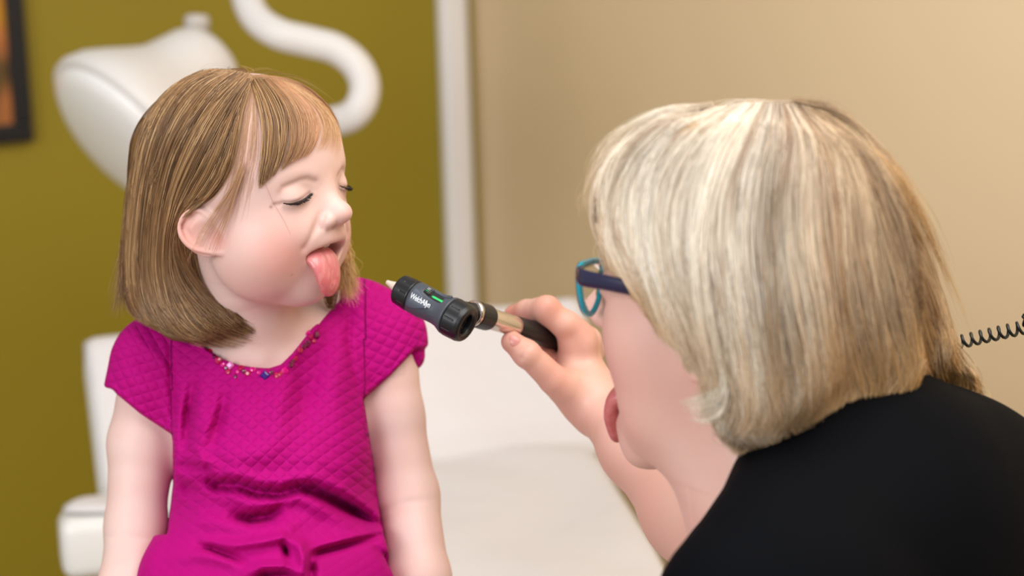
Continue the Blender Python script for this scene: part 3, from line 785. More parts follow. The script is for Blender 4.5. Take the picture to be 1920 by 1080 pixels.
e([(364, 700), (354, 770), (350, 840)], 6, -.0045, B0, B1, 1.97)
e([(385, 700), (380, 760), (368, 830)], 8, .0035, B0, B1, 1.97)
e([(520, 870), (580, 860), (640, 880), (690, 915)], 14, .0035, B0, B1, 1.97)
# sleeve folds and hem stitching
e([(236, 660), (262, 690), (300, 720)], 6, -.0022, B0, B1); e([(225, 690), (262, 730), (310, 770)], 6, .0018, B0, B1)
e([(240, 625), (280, 655), (318, 700)], 6, .0020, B0, B1)
e([(211, 716), (262, 758), (321, 797)], 1.8, -.0012, B0, B1, fade=False); e([(682, 730), (735, 684), (778, 640)], 1.8, -.0012, B0, B1, fade=False)
def skin_min(p):
    x, y, dd = proj(p); return np.maximum(bgrid.at(p)-.0020, (y-1000)*dd/FPX)
d.add(P(150, 1010, 1.9)-.1, P(860, 560, 2.0)+.08, skin_min, 'u', .003)
for c_ in hems: d.cutpoly(*c_)
d.well(P(777, 664, 1.982), (.0095, .014, .0135), .004)
dg = d.field(B0*0+np.array([-.44, 1.58, .83]), (-.03, 2.12, 1.40), .00165)
Vd, Fd = dg.mesh(); Vd, Fd = biggest(Vd, Fd)
x, y, dd = proj(Vd)
n_ = dg.grad(Vd); cz = n_ @ camB
# quilting coordinates: cloth-like, turned on the sleeves
wx = x+6*np.sin(y/60)+4*np.sin(x/45+1); wy = y+7*np.sin(x/70)+dd*0
A_ = np.where(x < 322, .35, np.where(x > 684, -.30, 0.)); A_ = np.where(y > 815, 0, A_)
ux = np.cos(A_)*wx+np.sin(A_)*wy; uy = -np.sin(A_)*wx+np.cos(A_)*wy
uy = uy+900*np.maximum(0, 1.90-dd)*.0
quv = np.stack([(ux*.82+uy)/23.5, (ux*.82-uy)/23.5, 0*ux], -1)
inn = (y < 930).astype(float)
quv[:, 2] = np.clip((1050-y)/140, .25, 1)
m_dress = mat('magenta_jersey', S(176, 0, 115), .78); b = bsdf(m_dress)
b.inputs['Sheen Weight'].default_value = .10; b.inputs['Sheen Roughness'].default_value = .4; b.inputs['Sheen Tint'].default_value = S(255, 60, 190)
b.inputs['Specular IOR Level'].default_value = .15
at = N(m_dress, 'ShaderNodeAttribute'); at.attribute_name = 'quv'; sx = N(m_dress, 'ShaderNodeSeparateXYZ'); L(m_dress, at.outputs['Vector'], sx.inputs[0])
def mth(m, op, a, b_=None, c_=None):
    n = N(m, 'ShaderNodeMath'); n.operation = op
    for i, v in enumerate((a, b_, c_)):
        if v is None: continue
        if isinstance(v, (int, float)): n.inputs[i].default_value = v
        else: L(m, v, n.inputs[i])
    return n.outputs[0]
def ridge(o): return mth(m_dress, 'POWER', mth(m_dress, 'ABSOLUTE', mth(m_dress, 'SINE', mth(m_dress, 'MULTIPLY', o, math.pi))), .6)
hq = mth(m_dress, 'MULTIPLY', mth(m_dress, 'MULTIPLY', ridge(sx.outputs[0]), ridge(sx.outputs[1])), sx.outputs[2])
tc = N(m_dress, 'ShaderNodeTexCoord'); no = N(m_dress, 'ShaderNodeTexNoise'); no.inputs['Scale'].default_value = 520; no.inputs['Detail'].default_value = 2
L(m_dress, tc.outputs['Object'], no.inputs['Vector'])
hh = mth(m_dress, 'MULTIPLY_ADD', no.outputs['Fac'], .10, hq)
bu = N(m_dress, 'ShaderNodeBump'); bu.inputs['Distance'].default_value = .0013; bu.inputs['Strength'].default_value = .85
L(m_dress, hh, bu.inputs['Height']); L(m_dress, bu.outputs['Normal'], b.inputs['Normal'])
dress = mkobj('dress', Vd, Fd, m_dress, girl, uv=quv)
# beads round the neck: faceted stones, each its own piece
gems = [(379, 640, 5, 0, 0), (394, 658, 5, 5, 0), (424, 690, 4, 1, 0), (446, 697, 4, 2, 0), (458, 697, 4.5, 1, 0), (486, 699, 4, 2, 0), (509, 699, 4.5, 1, 0), (527, 700, 4.5, 0, 0), (554, 672, 5, 0, 0), (548, 678, 4, 1, 0), (569, 650, 4.5, 1, 0), (583, 632, 4, 0, 0), (602, 588, 5, 1, 0), (386, 648, 7.5, 0, 0), (402, 668, 4, 1, 0), (410, 676, 6, 0, 0), (418, 684, 4.5, 2, 0), (432, 685, 7, 3, 1), (428, 697, 5, 0, 0), (442, 706, 3.5, 1, 0), (452, 690, 5, 0, 0), (465, 700, 5.5, 0, 0), (474, 693, 5, 2, 0), (497, 704, 8.5, 4, 1),
        (520, 704, 6, 0, 0), (534, 695, 6, 2, 0), (545, 684, 5.5, 1, 0), (563, 657, 5, 0, 0), (576, 644, 6, 1, 0), (578, 624, 4.5, 2, 0), (593, 628, 6, 1, 0), (598, 602, 6.5, 1, 0), (588, 640, 4, 0, 0), (607, 571, 5.5, 5, 0), (610, 580, 4.5, 5, 0)]
gm = []
for i, c_ in enumerate([S(178, 0, 72), S(112, 0, 62), S(214, 0, 128), S(230, 130, 200), S(58, 4, 120), S(214, 0, 64)]):
    m = mat('stone_%s' % ('ruby garnet pink clear violet red'.split()[i]), c_, .12); bsdf(m).inputs['Coat Weight'].default_value = .25; bsdf(m).inputs['Specular IOR Level'].default_value = .6; gm.append(m)
for px, py, r, ci, sq in gems:
    dp, be_ = cast(np.array([float(px)]), np.array([float(py)]), dg, 1.75, 2.1)
    if be_[0] > .0012: continue
    c0 = P(px, py, dp[0]); nn = dg.grad(c0[None])[0]; r = r*dp[0]/FPX*1.22
    V, F = lathe([(-.001, r*.9), (r*.25, r), (r*.55, r*.72), (r*.62, r*.45)], nn, c0, 4 if sq else 9)
    o = mkobj('gem', V, F, gm[ci], dress, smooth=False)
# ================================================================ girl's hair: a soft under-volume plus combed strands
h = Sculpt()
# clearance around ear and face is left by the outline cut below
h.frame(GR, GO)
h.ell((0, -.007, .0330), (.0732, .0825, .0765))
h.frame()
h.add(GO-.12, GO+.12, lambda p: np.maximum(hgrid.at(p)-.0042, .016-((p-GO) @ GR)[..., 2]), 'u', .004)
# hanging bob behind the ear and over the nape
h.chain([P(350, 300, 1.90), P(318, 420, 1.905), P(318, 520, 1.915), P(350, 590, 1.905)], [.045, .036, .032, .022], .03)
h.chain([P(312, 330, 1.93), P(290, 450, 1.94), P(292, 560, 1.935), P(325, 600, 1.925)], [.023, .0185, .017, .013], .03)
h.chain([P(400, 480, 1.95), P(405, 540, 1.925), P(420, 592, 1.90)], [.030, .026, .010], .02)
h.chain([P(370, 420, 1.98), P(380, 520, 1.98), P(400, 580, 1.98)], [.045, .040, .02], .03)
h.chain([P(330, 585, 1.895), P(380, 606, 1.885), P(435, 600, 1.885)], [.018, .015, .008], .02)
# far side curtain
h.frame(GR, GO)
h.chain([(-.064, .020, .035), (-.076, .016, -.02), (-.078, .014, -.070), (-.070, .012, -.105)], [.012, .013, .012, .005], .02)
h.chain([(-.060, -.03, .02), (-.070, -.03, -.04), (-.066, -.03, -.11)], [.022, .022, .010], .03)
h.frame()
henv = h.field(GO-np.array([.165, .16, .155]), GO+np.array([.135, .19, .135]), .0016)
# cut the face opening: keep hair only behind the hairline on the near side
h2 = Sculpt(); h2.ops = list(h.ops)
face_cut = [(468, 138), (452, 190), (445, 235), (436, 290), (424, 340), (400, 384), (372, 392), (352, 410), (345, 440), (360, 470), (390, 490), (412, 500), (430, 530), (452, 580), (470, 640), (720, 700), (720, 90), (520, 110)]
h2.cutpoly(face_cut, 1.6, 1.93, .006)
h2.frame(GR, GO)
h2.ell((0, .105, -.03), (.075, .085, .085), .01, mode='s'); h2.ell((0, .035, -.085), (.058, .09, .075), .01, mode='s')
h2.ell((0, -.012, .032), (.0655, .0815, .0685), .002, mode='s')
h2.frame()
# thin fringe base
hg2 = h2.field(henv.lo, henv.lo+henv.h*(np.array(henv.D.shape)-1), .0018)
hg2.D += .0018
Vh, Fh = hg2.mesh(); Vh, Fh = biggest(Vh, Fh)
m_hb = mat('hair_under_brown', S(104, 74, 46), .6); noise_color(m_hb, S(92, 64, 40), S(132, 98, 62), 60)
bsdf(m_hb).inputs['Specular IOR Level'].default_value = .1
hair = mkobj('hair', Vh, Fh, m_hb, girl)
m_gh = hair_mat('brown_hair', .36, .45)
rs = np.random.RandomState(11)
D0, D1 = 1.70, 2.08
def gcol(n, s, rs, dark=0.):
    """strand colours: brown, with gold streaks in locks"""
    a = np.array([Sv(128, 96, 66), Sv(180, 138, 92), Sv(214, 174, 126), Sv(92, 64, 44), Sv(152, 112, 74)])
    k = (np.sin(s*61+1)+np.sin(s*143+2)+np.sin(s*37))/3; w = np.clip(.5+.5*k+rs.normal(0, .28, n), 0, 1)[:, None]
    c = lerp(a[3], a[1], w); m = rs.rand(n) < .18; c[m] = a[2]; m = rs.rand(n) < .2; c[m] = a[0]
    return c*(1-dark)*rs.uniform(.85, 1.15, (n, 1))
def add_sheet(name, guides, n, grid=None, colf=None, rad=.00016, **kw):
    dark = kw.pop('dark', 0.)
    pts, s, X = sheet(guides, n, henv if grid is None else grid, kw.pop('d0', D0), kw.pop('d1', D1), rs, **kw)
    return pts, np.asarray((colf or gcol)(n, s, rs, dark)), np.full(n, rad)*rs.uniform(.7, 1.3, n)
def roots_fade(c): return c
main = [  # from the parting back over the side of the head; tips along the cut line
    [(470, 150), (452, 205), (440, 262), (425, 318), (398, 362), (366, 388), (345, 410), (338, 450), (352, 500), (390, 550), (440, 596), (500, 626)],
    [(474, 146), (448, 200), (428, 262), (405, 322), (375, 368), (350, 392), (335, 420), (330, 462), (345, 515), (382, 566), (425, 606), (468, 628)],
    [(472, 142), (438, 195), (408, 255), (378, 315), (348, 370), (330, 410), (322, 450), (322, 500), (340, 552), (372, 596), (405, 622), (436, 634)],
    [(462, 138), (420, 182), (382, 240), (350, 305), (325, 370), (312, 430), (308, 485), (314, 540), (332, 588), (360, 618), (388, 632), (410, 638)],
    [(445, 134), (398, 168), (355, 225), (322, 292), (302, 365), (292, 430), (288, 490), (294, 545), (310, 590), (334, 620), (358, 634), (380, 640)],
    [(425, 131), (370, 158), (328, 210), (298, 280), (280, 355), (270, 425), (266, 490), (270, 545), (284, 588), (306, 616), (330, 632), (352, 638)],
    [(405, 130), (350, 152), (306, 202), (278, 270), (262, 345), (253, 420), (248, 490), (251, 545), (262, 585), (282, 608), (304, 622), (326, 630)],
    [(390, 132), (335, 158), (290, 210), (264, 275), (250, 345), (242, 420), (238, 490), (240, 540), (248, 575), (262, 596), (280, 608), (298, 618)],
    [(378, 134), (322, 162), (278, 212), (256, 275), (243, 345), (235, 420), (231, 490), (232, 540), (240, 572), (254, 592), (270, 604), (286, 612)],
]
allp = []
allp.append(add_sheet('m', main, 5600, lift=(-.0005, .0035), wob=2.2, clump=.6, nclump=90, trim=(0, .20)))
allp.append(add_sheet('m', [[(x+4-i*2, y) for x, y in main[0][:7]] for i in range(5)], 420, grid=hgrid, lift=(.0010, .0045), wob=2.5, clump=.5, nclump=22, trim=(0, .35)))
allp.append(add_sheet('m', main, 1500, lift=(.001, .0055), wob=4, clump=.3, nclump=60, trim=(0, .25), start=(0, .25)))
# under layer, nape and behind the ear
under = [
    [(398, 486), (418, 530), (450, 572), (505, 618), (530, 628)],
    [(385, 482), (402, 530), (432, 576), (478, 612), (505, 630)],
    [(366, 470), (382, 525), (412, 580), (450, 616), (475, 628)],
    [(352, 455), (362, 520), (392, 585), (425, 618), (452, 634)],
    [(342, 440), (346, 515), (370, 588), (400, 622), (420, 638)],
    [(328, 440), (326, 515), (345, 590), (370, 625), (395, 640)],
    [(305, 450), (300, 520), (312, 590), (340, 622), (365, 638)]]
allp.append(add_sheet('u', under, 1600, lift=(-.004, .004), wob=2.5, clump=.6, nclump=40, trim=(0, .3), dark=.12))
# fringe combed over the forehead, from the parting
fringe = [
    [(470, 150), (482, 190), (490, 235), (490, 285), (486, 325), (485, 356)],
    [(476, 147), (496, 188), (508, 235), (506, 285), (498, 322), (492, 350)],
    [(486, 146), (512, 184), (528, 228), (527, 272), (518, 308), (508, 334)],
    [(498, 146), (530, 182), (548, 222), (550, 262), (542, 292), (530, 318)],
    [(510, 148), (548, 180), (570, 216), (574, 250), (566, 280), (552, 304)],
    [(522, 150), (566, 180), (592, 212), (600, 242), (595, 266), (582, 290)],
    [(534, 153), (584, 184), (612, 216), (622, 242), (620, 264), (610, 284)],
    [(545, 157), (600, 190), (628, 222), (638, 250), (640, 275), (636, 300)],
]
def fcol(n, s, rs, dark):
    c = gcol(n, s, rs, .0); g = np.clip((s-.45)/.5, 0, 1)[:, None]; return c*(1-g)+g*(Sv(196, 146, 108)*rs.uniform(.8, 1.15, (n, 1)))
fr1 = [fringe[i] for i in range(6)]
allp.append(add_sheet('f', fr1, 1050, grid=hgrid, colf=fcol, lift=(.0012, .0050), wob=2.2, clump=.62, nclump=32, trim=(0, .14)))
allp.append(add_sheet('f', fringe[4:], 260, grid=hgrid, colf=lambda n, s, r, d: Sv(214, 170, 124)*r.uniform(.8, 1.1, (n, 1)), lift=(.0008, .004), wob=2.5, clump=.35, nclump=18, trim=(0, .3), rad=.00011))
top = [[(474, 146), (520, 152), (568, 172), (606, 202), (624, 230), (632, 262)], [(470, 142), (515, 143), (566, 158), (608, 190), (632, 225), (641, 255)]]
allp.append(add_sheet('f', top, 380, grid=hgrid, colf=lambda n, s, r, d: lerp(Sv(140, 98, 62), Sv(200, 150, 108), r.rand(n, 1)), lift=(.0003, .002), wob=2.2, clump=.3, nclump=26, trim=(0, .5), rad=.00011))
# sparse fine hair at the temple and in front of the ear
temple = [
    [(468, 158), (452, 215), (440, 275), (430, 330), (410, 380), (388, 412)],
    [(472, 160), (460, 220), (450, 280), (440, 335), (424, 385), (400, 425)],
    [(474, 162), (468, 225), (460, 285), (448, 340), (434, 395), (415, 445)],
    [(477, 164), (476, 225), (472, 285), (462, 335), (450, 385), (438, 440)],
    [(480, 166), (484, 225), (484, 280), (478, 325), (470, 362), (462, 392)]]
tcol = lambda n, s, r, d: lerp(Sv(178, 134, 98), Sv(214, 176, 142), r.rand(n, 1))
allp.append(add_sheet('t', temple, 200, grid=hgrid, colf=tcol, lift=(.0005, .0022), wob=4, clump=.25, nclump=40, trim=(0, .6), rad=.00007))
wisp = [
    [(452, 300), (430, 350), (400, 392), (375, 430), (356, 470), (345, 500)],
    [(455, 310), (436, 360), (410, 405), (385, 445), (370, 480), (360, 515)],
    [(458, 320), (440, 372), (425, 420), (412, 455), (405, 480), (398, 500)]]
allp.append(add_sheet('w', wisp, 44, grid=hgrid, colf=lambda n, s, r, d: Sv(200, 158, 118)*r.uniform(.8, 1.15, (n, 1)), lift=(.003, .008), wob=3, clump=.6, nclump=9, trim=(0, .4), rad=.00011))
# loose flyaways: back, crown, one across the cheek
fly = [
    [(300, 300), (255, 380), (238, 460), (232, 530), (228, 600)], [(290, 320), (250, 400), (232, 480), (222, 550), (205, 600)],
    [(300, 330), (258, 420), (240, 500), (230, 560), (240, 600)]]
allp.append(add_sheet('y', fly, 230, lift=(0, .004), wob=8, trim=(0, .4), rad=.0001))
tips = [[(340, 500), (365, 560), (410, 600), (462, 622), (520, 636)], [(330, 510), (350, 570), (392, 612), (440, 634), (490, 644)], [(315, 510), (330, 575), (368, 622), (408, 644), (445, 652)], [(295, 510), (306, 570), (338, 618), (372, 642), (405, 652)], [(270, 500), (278, 560), (305, 605), (335, 632), (360, 646)], [(250, 500), (255, 560), (274, 596), (300, 616), (322, 630)]]
allp.append(add_sheet('x', tips, 900, lift=(-.001, .005), wob=5, clump=.55, nclump=60, trim=(0, .5), rad=.00013))
crown = [[(440, 140), (480, 126), (520, 135), (560, 150)], [(470, 140), (520, 136), (570, 152), (610, 180)], [(500, 145), (560, 150), (610, 185), (640, 225)], [(350, 150), (390, 122), (430, 122), (470, 128)]]
allp.append(add_sheet('c', crown, 36, lift=(0, .002), wob=6, trim=(.1, .6), rad=.00005))
allp.append(add_sheet('c', [[(497, 345), (512, 380), (530, 410), (545, 440)], [(497.6, 345), (512.6, 380), (530.6, 410), (545.6, 440)]], 2, grid=hgrid, lift=(.001, .0012), wob=0, rad=.00006, colf=lambda n, s, r, d: np.tile(Sv(150, 100, 70), (n, 1))))
P_ = np.concatenate([a[0] for a in allp]); C_ = np.concatenate([a[1] for a in allp]); R_ = np.concatenate([a[2] for a in allp])
hair_curves('hair_strands', P_, R_, C_, m_gh, hair)
# strands on the sides away from the camera
fn_ = hg2.grad(Vh); qh = (Vh-GO) @ GR
away = (fn_ @ camB < .12) | (qh[:, 0] < -.045); i = np.nonzero(away & (qh[:, 2] > -.07))[0]; i = rs.choice(i, 3000)
pb = gravity_hair(Vh[i], fn_[i], hg2, .085, rs, k=12)
hair_curves('hair_strands', pb, rs.uniform(.00012, .0002, len(pb)), gcol(len(pb), rs.rand(len(pb)), rs), m_gh, hair)
# light lock hanging beyond the chin
lock = [np.stack([gl(-.070+rs.normal(0, .002), .034+rs.normal(0, .003), z+.0) for z in np.linspace(.02, -.10, 12)])+np.outer(np.linspace(0, 1, 12)**2, rs.normal(0, .004, 3)) for _ in range(420)]
hair_curves('hair_lock', np.array(lock), rs.uniform(.00012, .0002, 420), Sv(222, 184, 128)*rs.uniform(.75, 1.15, (420, 1)), m_gh, hair)
# ================================================================ clinician
th = math.radians(118); DD = 1.58
fw2 = np.array([-math.sin(th), -math.cos(th), 0]); rt2 = np.cross(fw2, [0, 0, 1.])
DR = np.stack([rt2, fw2, np.array([0, 0, 1.])], 1) @ rotx(math.radians(8))
DO = np.array(P(1364, 553, DD))
def dl_(x, y, z): return DR @ np.array([x, y, z], float)+DO
g = Sculpt(); g.frame(DR, DO)
g.ell((0, -.012, .040), (.076, .093, .081))
g.ell((0, .034, .038), (.063, .056, .056), .03)
g.ell((0, .033, -.028), (.056, .053, .056), .03)
for s_ in (1, -1):
    g.ell((s_*.040, .043, -.030), (.024, .026, .028), .02)
    g.ell((s_*.046, .020, -.062), (.018, .034, .036), .025)
    g.ell((s_*.036, .018, -.096), (.016, .034, .022), .025)
g.ell((0, .026, -.110), (.034, .036, .018), .022)
g.ell((0, .050, -.127), (.017, .015, .0145), .016)
g.ell((0, .056, -.055), (.027, .022, .021), .015)
g.chain([(0, .084, .006), (0, .091, -.012), (0, .0965, -.027)], [.008, .0085, .0095], .014)
g.ell((0, .0985, -.0315), (.0100, .0100, .0085), .007)
for s_ in (1, -1):
    g.ell((s_*.0115, .0885, -.0350), (.0068, .0095, .0068), .004)
    g.ell((s_*.0060, .0915, -.042), (.0030, .0042, .0030), .002, mode='s')
    g.brush((s_*.031, .090, .002), (.015, .013, .011), -.0050)
    g.ell((s_*.032, .071, -.001), (.0158, .0128, .0128), .003)
    g.stroke([(s_*.018, .083, -.001), (s_*.025, .0855, -.003), (s_*.033, .084, -.004), (s_*.042, .079, -.002)], .0013, -.0016)
    g.stroke([(s_*.016, .093, .021), (s_*.030, .091, .0255), (s_*.045, .080, .019)], .005, .0014)
    g.stroke([(s_*.018, .094, -.040), (s_*.028, .083, -.058), (s_*.033, .072, -.078)], .004, -.0022)
ul2 = [(-.0250, .059, -.0755), (-.015, .0700, -.0705), (-.004, .0750, -.0690), (0, .0745, -.0698), (.004, .0750, -.0690), (.015, .0700, -.0705), (.0250, .059, -.0755)]
ll2 = [(-.0250, .054, -.0850), (-.017, .0590, -.104), (0, .0620, -.110), (.017, .0590, -.104), (.0250, .054, -.0850)]
g.chain([(0, .050, -.104), (0, .056, -.108)], [.020, .016], .014)
g.chain(curve(ll2, 11), .0050, .008)
g.ell((0, .075, -.0885), (.0235, .040, .0165), .004, mode='s')
g.chain(curve(ul2, 13), .0040, .007)
ear(g, 1, (.074, -.018, -.016), math.radians(18), math.radians(-10), 1.15)
ear(g, -1, (-.074, -.018, -.016), math.radians(18), math.radians(-10), 1.15)
g.frame()
sN = P(1570, 985, 1.60)
g.chain([dl_(0, -.030, -.040), dl_(0, -.038, -.100), sN], [.054, .051, .060], .03)
g.stroke([dl_(-.052, -.010, -.060), P(1400, 900, 1.53)], .006, .0022)
# torso under the shirt, both shoulders, right arm reaching forward
sR, sL = P(1480, 1050, 1.80), P(1520, 1165, 1.47)
g.chain([sR, sN, sL], [.050, .060, .050], .05)
g.chain([sN, np.array([sN[0]+.07, sN[1]+.02, .80]), np.array([sN[0]+.12, sN[1]+.02, .60])], [.10, .115, .13], .06)
elb, wr = P(1392, 1052, 1.73), P(1124, 760, 1.935)
g.chain([sR, elb], [.048, .040], .03)
g.chain([elb, lerp(elb, wr, .3), lerp(elb, wr, .7), wr], [.040, .0405, .030, .0235], .02, kj=.02)
# hand: palm, thumb, four fingers
def hp(x, y, d_): return P(x, y, d_)
g.chain([wr, hp(1084, 694, 1.948), hp(1080, 650, 1.94)], [.0215, .0180, .0150], .012, kj=.012)
g.chain([wr, hp(1086, 694, 1.968), hp(1088, 655, 1.975)], [.0205, .0165, .0145], .016, kj=.012)
g.chain([wr, hp(1092, 735, 1.930), hp(1062, 722, 1.916)], [.021, .0190, .0150], .014, kj=.012)
HG0 = len(g.ops)
g.chain([hp(1088, 748, 1.93), hp(1040, 710, 1.910), hp(990, 666, 1.898), hp(960, 641, 1.898)], [.0185, .0138, .0108, .0094], .006, kj=.003)
g.well(hp(986, 662, 1.898), (.0116, .0116, .0116), .004)
g.chain([hp(1088, 640, 1.940), hp(1060, 608, 1.932), hp(1024, 583, 1.930)], [.0150, .0122, .0118], .008, kj=.004)
g.chain([hp(1026, 580, 1.930), hp(988, 584, 1.952), hp(963, 590, 1.966)], [.0120, .0100, .0085], .004, kj=.004)
g.chain([hp(1098, 642, 1.962), hp(1048, 606, 1.972)], [.0150, .0122], .008)
g.chain([hp(1050, 606, 1.972), hp(1022, 646, 1.968), hp(1024, 668, 1.955)], [.0120, .0100, .0090], .004, kj=.004)
g.chain([hp(1102, 658, 1.985), hp(1060, 632, 2.000)], [.0155, .0118], .010)
g.chain([hp(1068, 632, 2.000), hp(1046, 672, 1.992), hp(1052, 694, 1.975)], [.0114, .0096, .0086], .004, kj=.004)
g.chain([hp(1098, 680, 2.000), hp(1074, 662, 2.016)], [.0135, .0100], .010)
g.chain([hp(1084, 662, 2.016), hp(1066, 694, 2.008), hp(1074, 712, 1.992)], [.0096, .0082, .0074], .004, kj=.004)
# knuckles, creases, nail bed
g.brush(hp(1024, 566, 1.918), .006, .0018); g.brush(hp(1094, 616, 1.935), .007, .0026); g.brush(hp(1060, 590, 1.925), .007, -.0012)
g.brush(hp(1062, 668, 1.915), .0085, -.0050)
g.stroke([hp(1100, 640, 1.93), hp(1112, 690, 1.935), hp(1128, 735, 1.925)], .004, .0016)
g.stroke([hp(1072, 640, 1.92), hp(1088, 676, 1.922), hp(1104, 720, 1.918)], .004, -.0016)
g.stroke([hp(1040, 640, 1.915), hp(1056, 668, 1.905), hp(1078, 690, 1.905)], .0026, -.0030)
g.stroke([hp(1052, 628, 1.915), hp(1066, 655, 1.905), hp(1084, 672, 1.905)], .0018, -.0018)
g.stroke([hp(1020, 676, 1.897), hp(1008, 690, 1.897)], .0016, -.0012); g.stroke([hp(992, 650, 1.888), hp(978, 672, 1.888)], .0014, -.0010)
g.stroke([hp(1100, 770, 1.91), hp(1130, 752, 1.905), hp(1160, 735, 1.91)], .0022, -.0014)
hd_lo, hd_hi = P(1040, 680, 1.95)-np.array([.075, .085, .080]), P(1040, 680, 1.95)+np.array([.095, .085, .075])
dgrid = g.field(DO-np.array([.145, .145, .185]), DO+np.array([.145, .145, .14]), .0015)
inH = lambda V, e: (np.abs(V-DO)[:, :2] < .138+e).all(1) & (V[:, 2] > DO[2]-.178-e)
hgr = g.field(hd_lo, hd_hi, .00125)
inD = lambda V, e: (V > hd_lo+.004-e).all(1) & (V < hd_hi-.004+e).all(1)
allg = g.field((-.02, 1.25, .45), (.62, 2.16, 1.66), .0034)
VA, FA = dgrid.mesh(); VA, FA = cut_mesh(VA, FA, inH(VA, .001))
VB, FB = hgr.mesh(); VB, FB = cut_mesh(VB, FB, inD(VB, .001) & ~inH(VB, 0))
VC, FC = allg.mesh(); VC, FC = cut_mesh(VC, FC, ~inH(VC, -.0025) & ~inD(VC, -.0025))
V, F = joinm([biggest(VA, FA), biggest(VB, FB), biggest(VC, FC)])
q = (V-DO) @ DR
c = np.tile(Sv(228, 186, 172), (len(V), 1))
for s_ in (1, -1): c = paint(c, .40*gauss(q, (s_*.046, .058, -.046), .024), Sv(212, 132, 122)); c = paint(c, .25*gauss(q, (s_*.056, .03, -.06), .026), Sv(212, 140, 128))
c = paint(c, .3*gauss(q, (0, .108, -.038), .012), Sv(212, 130, 120))
lw = np.max([gauss(q, b_, .0038) for b_ in curve(ul2, 21)], 0); c = paint(c, .8*lw, Sv(196, 108, 108))
lw = np.max([gauss(q, b_, .0042) for b_ in curve(ll2, 21)], 0); c = paint(c, .8*lw, Sv(196, 108, 108))
mo = vnoise(V*60, 7); c = paint(c, .14+.14*mo, Sv(214, 146, 130))
arm_w = np.clip((np.linalg.norm((V-DO)*np.array([1, 1, .8]), axis=1)-.15)/.05, 0, 1)*(V[:, 1] > 1.6); c = paint(c, .42*arm_w, Sv(200, 146, 122))
for p_, r_, w_ in ((hp(1026, 572, 1.92), .009, .34), (hp(1098, 618, 1.93), .009, .30), (hp(960, 636, 1.895), .010, .32), (hp(1050, 700, 1.9), .012, .2), (hp(1060, 655, 1.905), .010, .35), (hp(1023, 660, 1.955), .010, .7), (hp(965, 590, 1.96), .010, .5)):
    c = paint(c, w_*gauss(V, p_, r_), Sv(206, 112, 92))
f0 = np.array(P(1690, 1300, 1.60))
doc = empty('person', (float(f0[0]), float(f0[1]), 0.0))
tag(doc, 'adult with a blonde bob and black shirt leaning in, tongue out, holding the instrument', 'person')
mkobj('body', V, F, m_skin, doc, col=c)
# thumb nail
nl_ = Sculpt(); tn = unit(hp(962, 640, 1.898)-hp(988, 662, 1.898)); vv = unit(CO-hp(966, 642, 1.898)); nn_ = unit(vv*.95+np.array([0, 0, .1])-tn*((vv*.95) @ tn)); sd_ = np.cross(tn, nn_)
nl_.well(hp(964, 642, 1.898)+nn_*.0072-tn*.0005, (.0072, .0054, .0028), 0, rot=np.stack([tn, sd_, nn_], 1))
ng = nl_.field(hp(964, 642, 1.898)-.018, hp(964, 642, 1.898)+.018, .0007); Vn, Fn = ng.mesh()
mkobj('thumbnail', Vn, Fn, mat('nail', S(206, 140, 130), .25), doc)
# tongue
t0 = Sculpt(); t0.frame(DR, DO)
tp = curve([(0, .040, -.095), (-.001, .058, -.090), (-.003, .060, -.0865), (-.005, .0690, -.0900), (-.006, .0715, -.1030), (-.006, .0690, -.1180)], 16)
slabchain(t0, tp, np.interp(np.linspace(0, 1, 16), [0, .5, .8, 1], [.018, .0190, .0175, .0100]), np.interp(np.linspace(0, 1, 16), [0, .6, 1], [.008, .0068, .0050]), np.array([1., 0, 0]))
tg = t0.field(dl_(0, .07, -.105)-.05, dl_(0, .07, -.105)+.05, .0012); Vt, Ft = tg.mesh()
ct = np.tile(Sv(196, 104, 104), (len(Vt), 1)); ct = paint(ct, .4*(vnoise(Vt*500, 2) > .2), Sv(205, 125, 122))
mkobj('tongue', Vt, Ft, m_tongue, doc, col=ct)
# eyes behind the glasses
m_eye = mat('eye_white', S(225, 220, 215), .15)
for s_ in (1, -1):
    V_, F_ = lathe([(-.011, .003), (-.008, .008), (0, .0112), (.006, .0095), (.0095, .006), (.0112, .001)], DR @ unit(np.array([0, 1, -.1])), dl_(s_*.032, .0705, -.001), 24); mkobj('eye', V_, F_, m_eye, doc)
lash = []
for s_ in (1, -1):
    for x_ in np.linspace(.020, .043, 26):
        b_ = np.array([s_*x_, .0855-abs(x_-.028)**1.5*1.6, .000]); lash.append(np.stack([b_+np.array([s_*(x_-.03)*.25, .0075, -.001])*t+np.array([0, 0, .003])*t*t for t in np.linspace(0, 1, 6)]) @ DR.T+DO)
hair_curves('eyelashes', np.array(lash), .00022, np.tile(Sv(60, 44, 36), (len(lash), 1)), m_lh, doc)

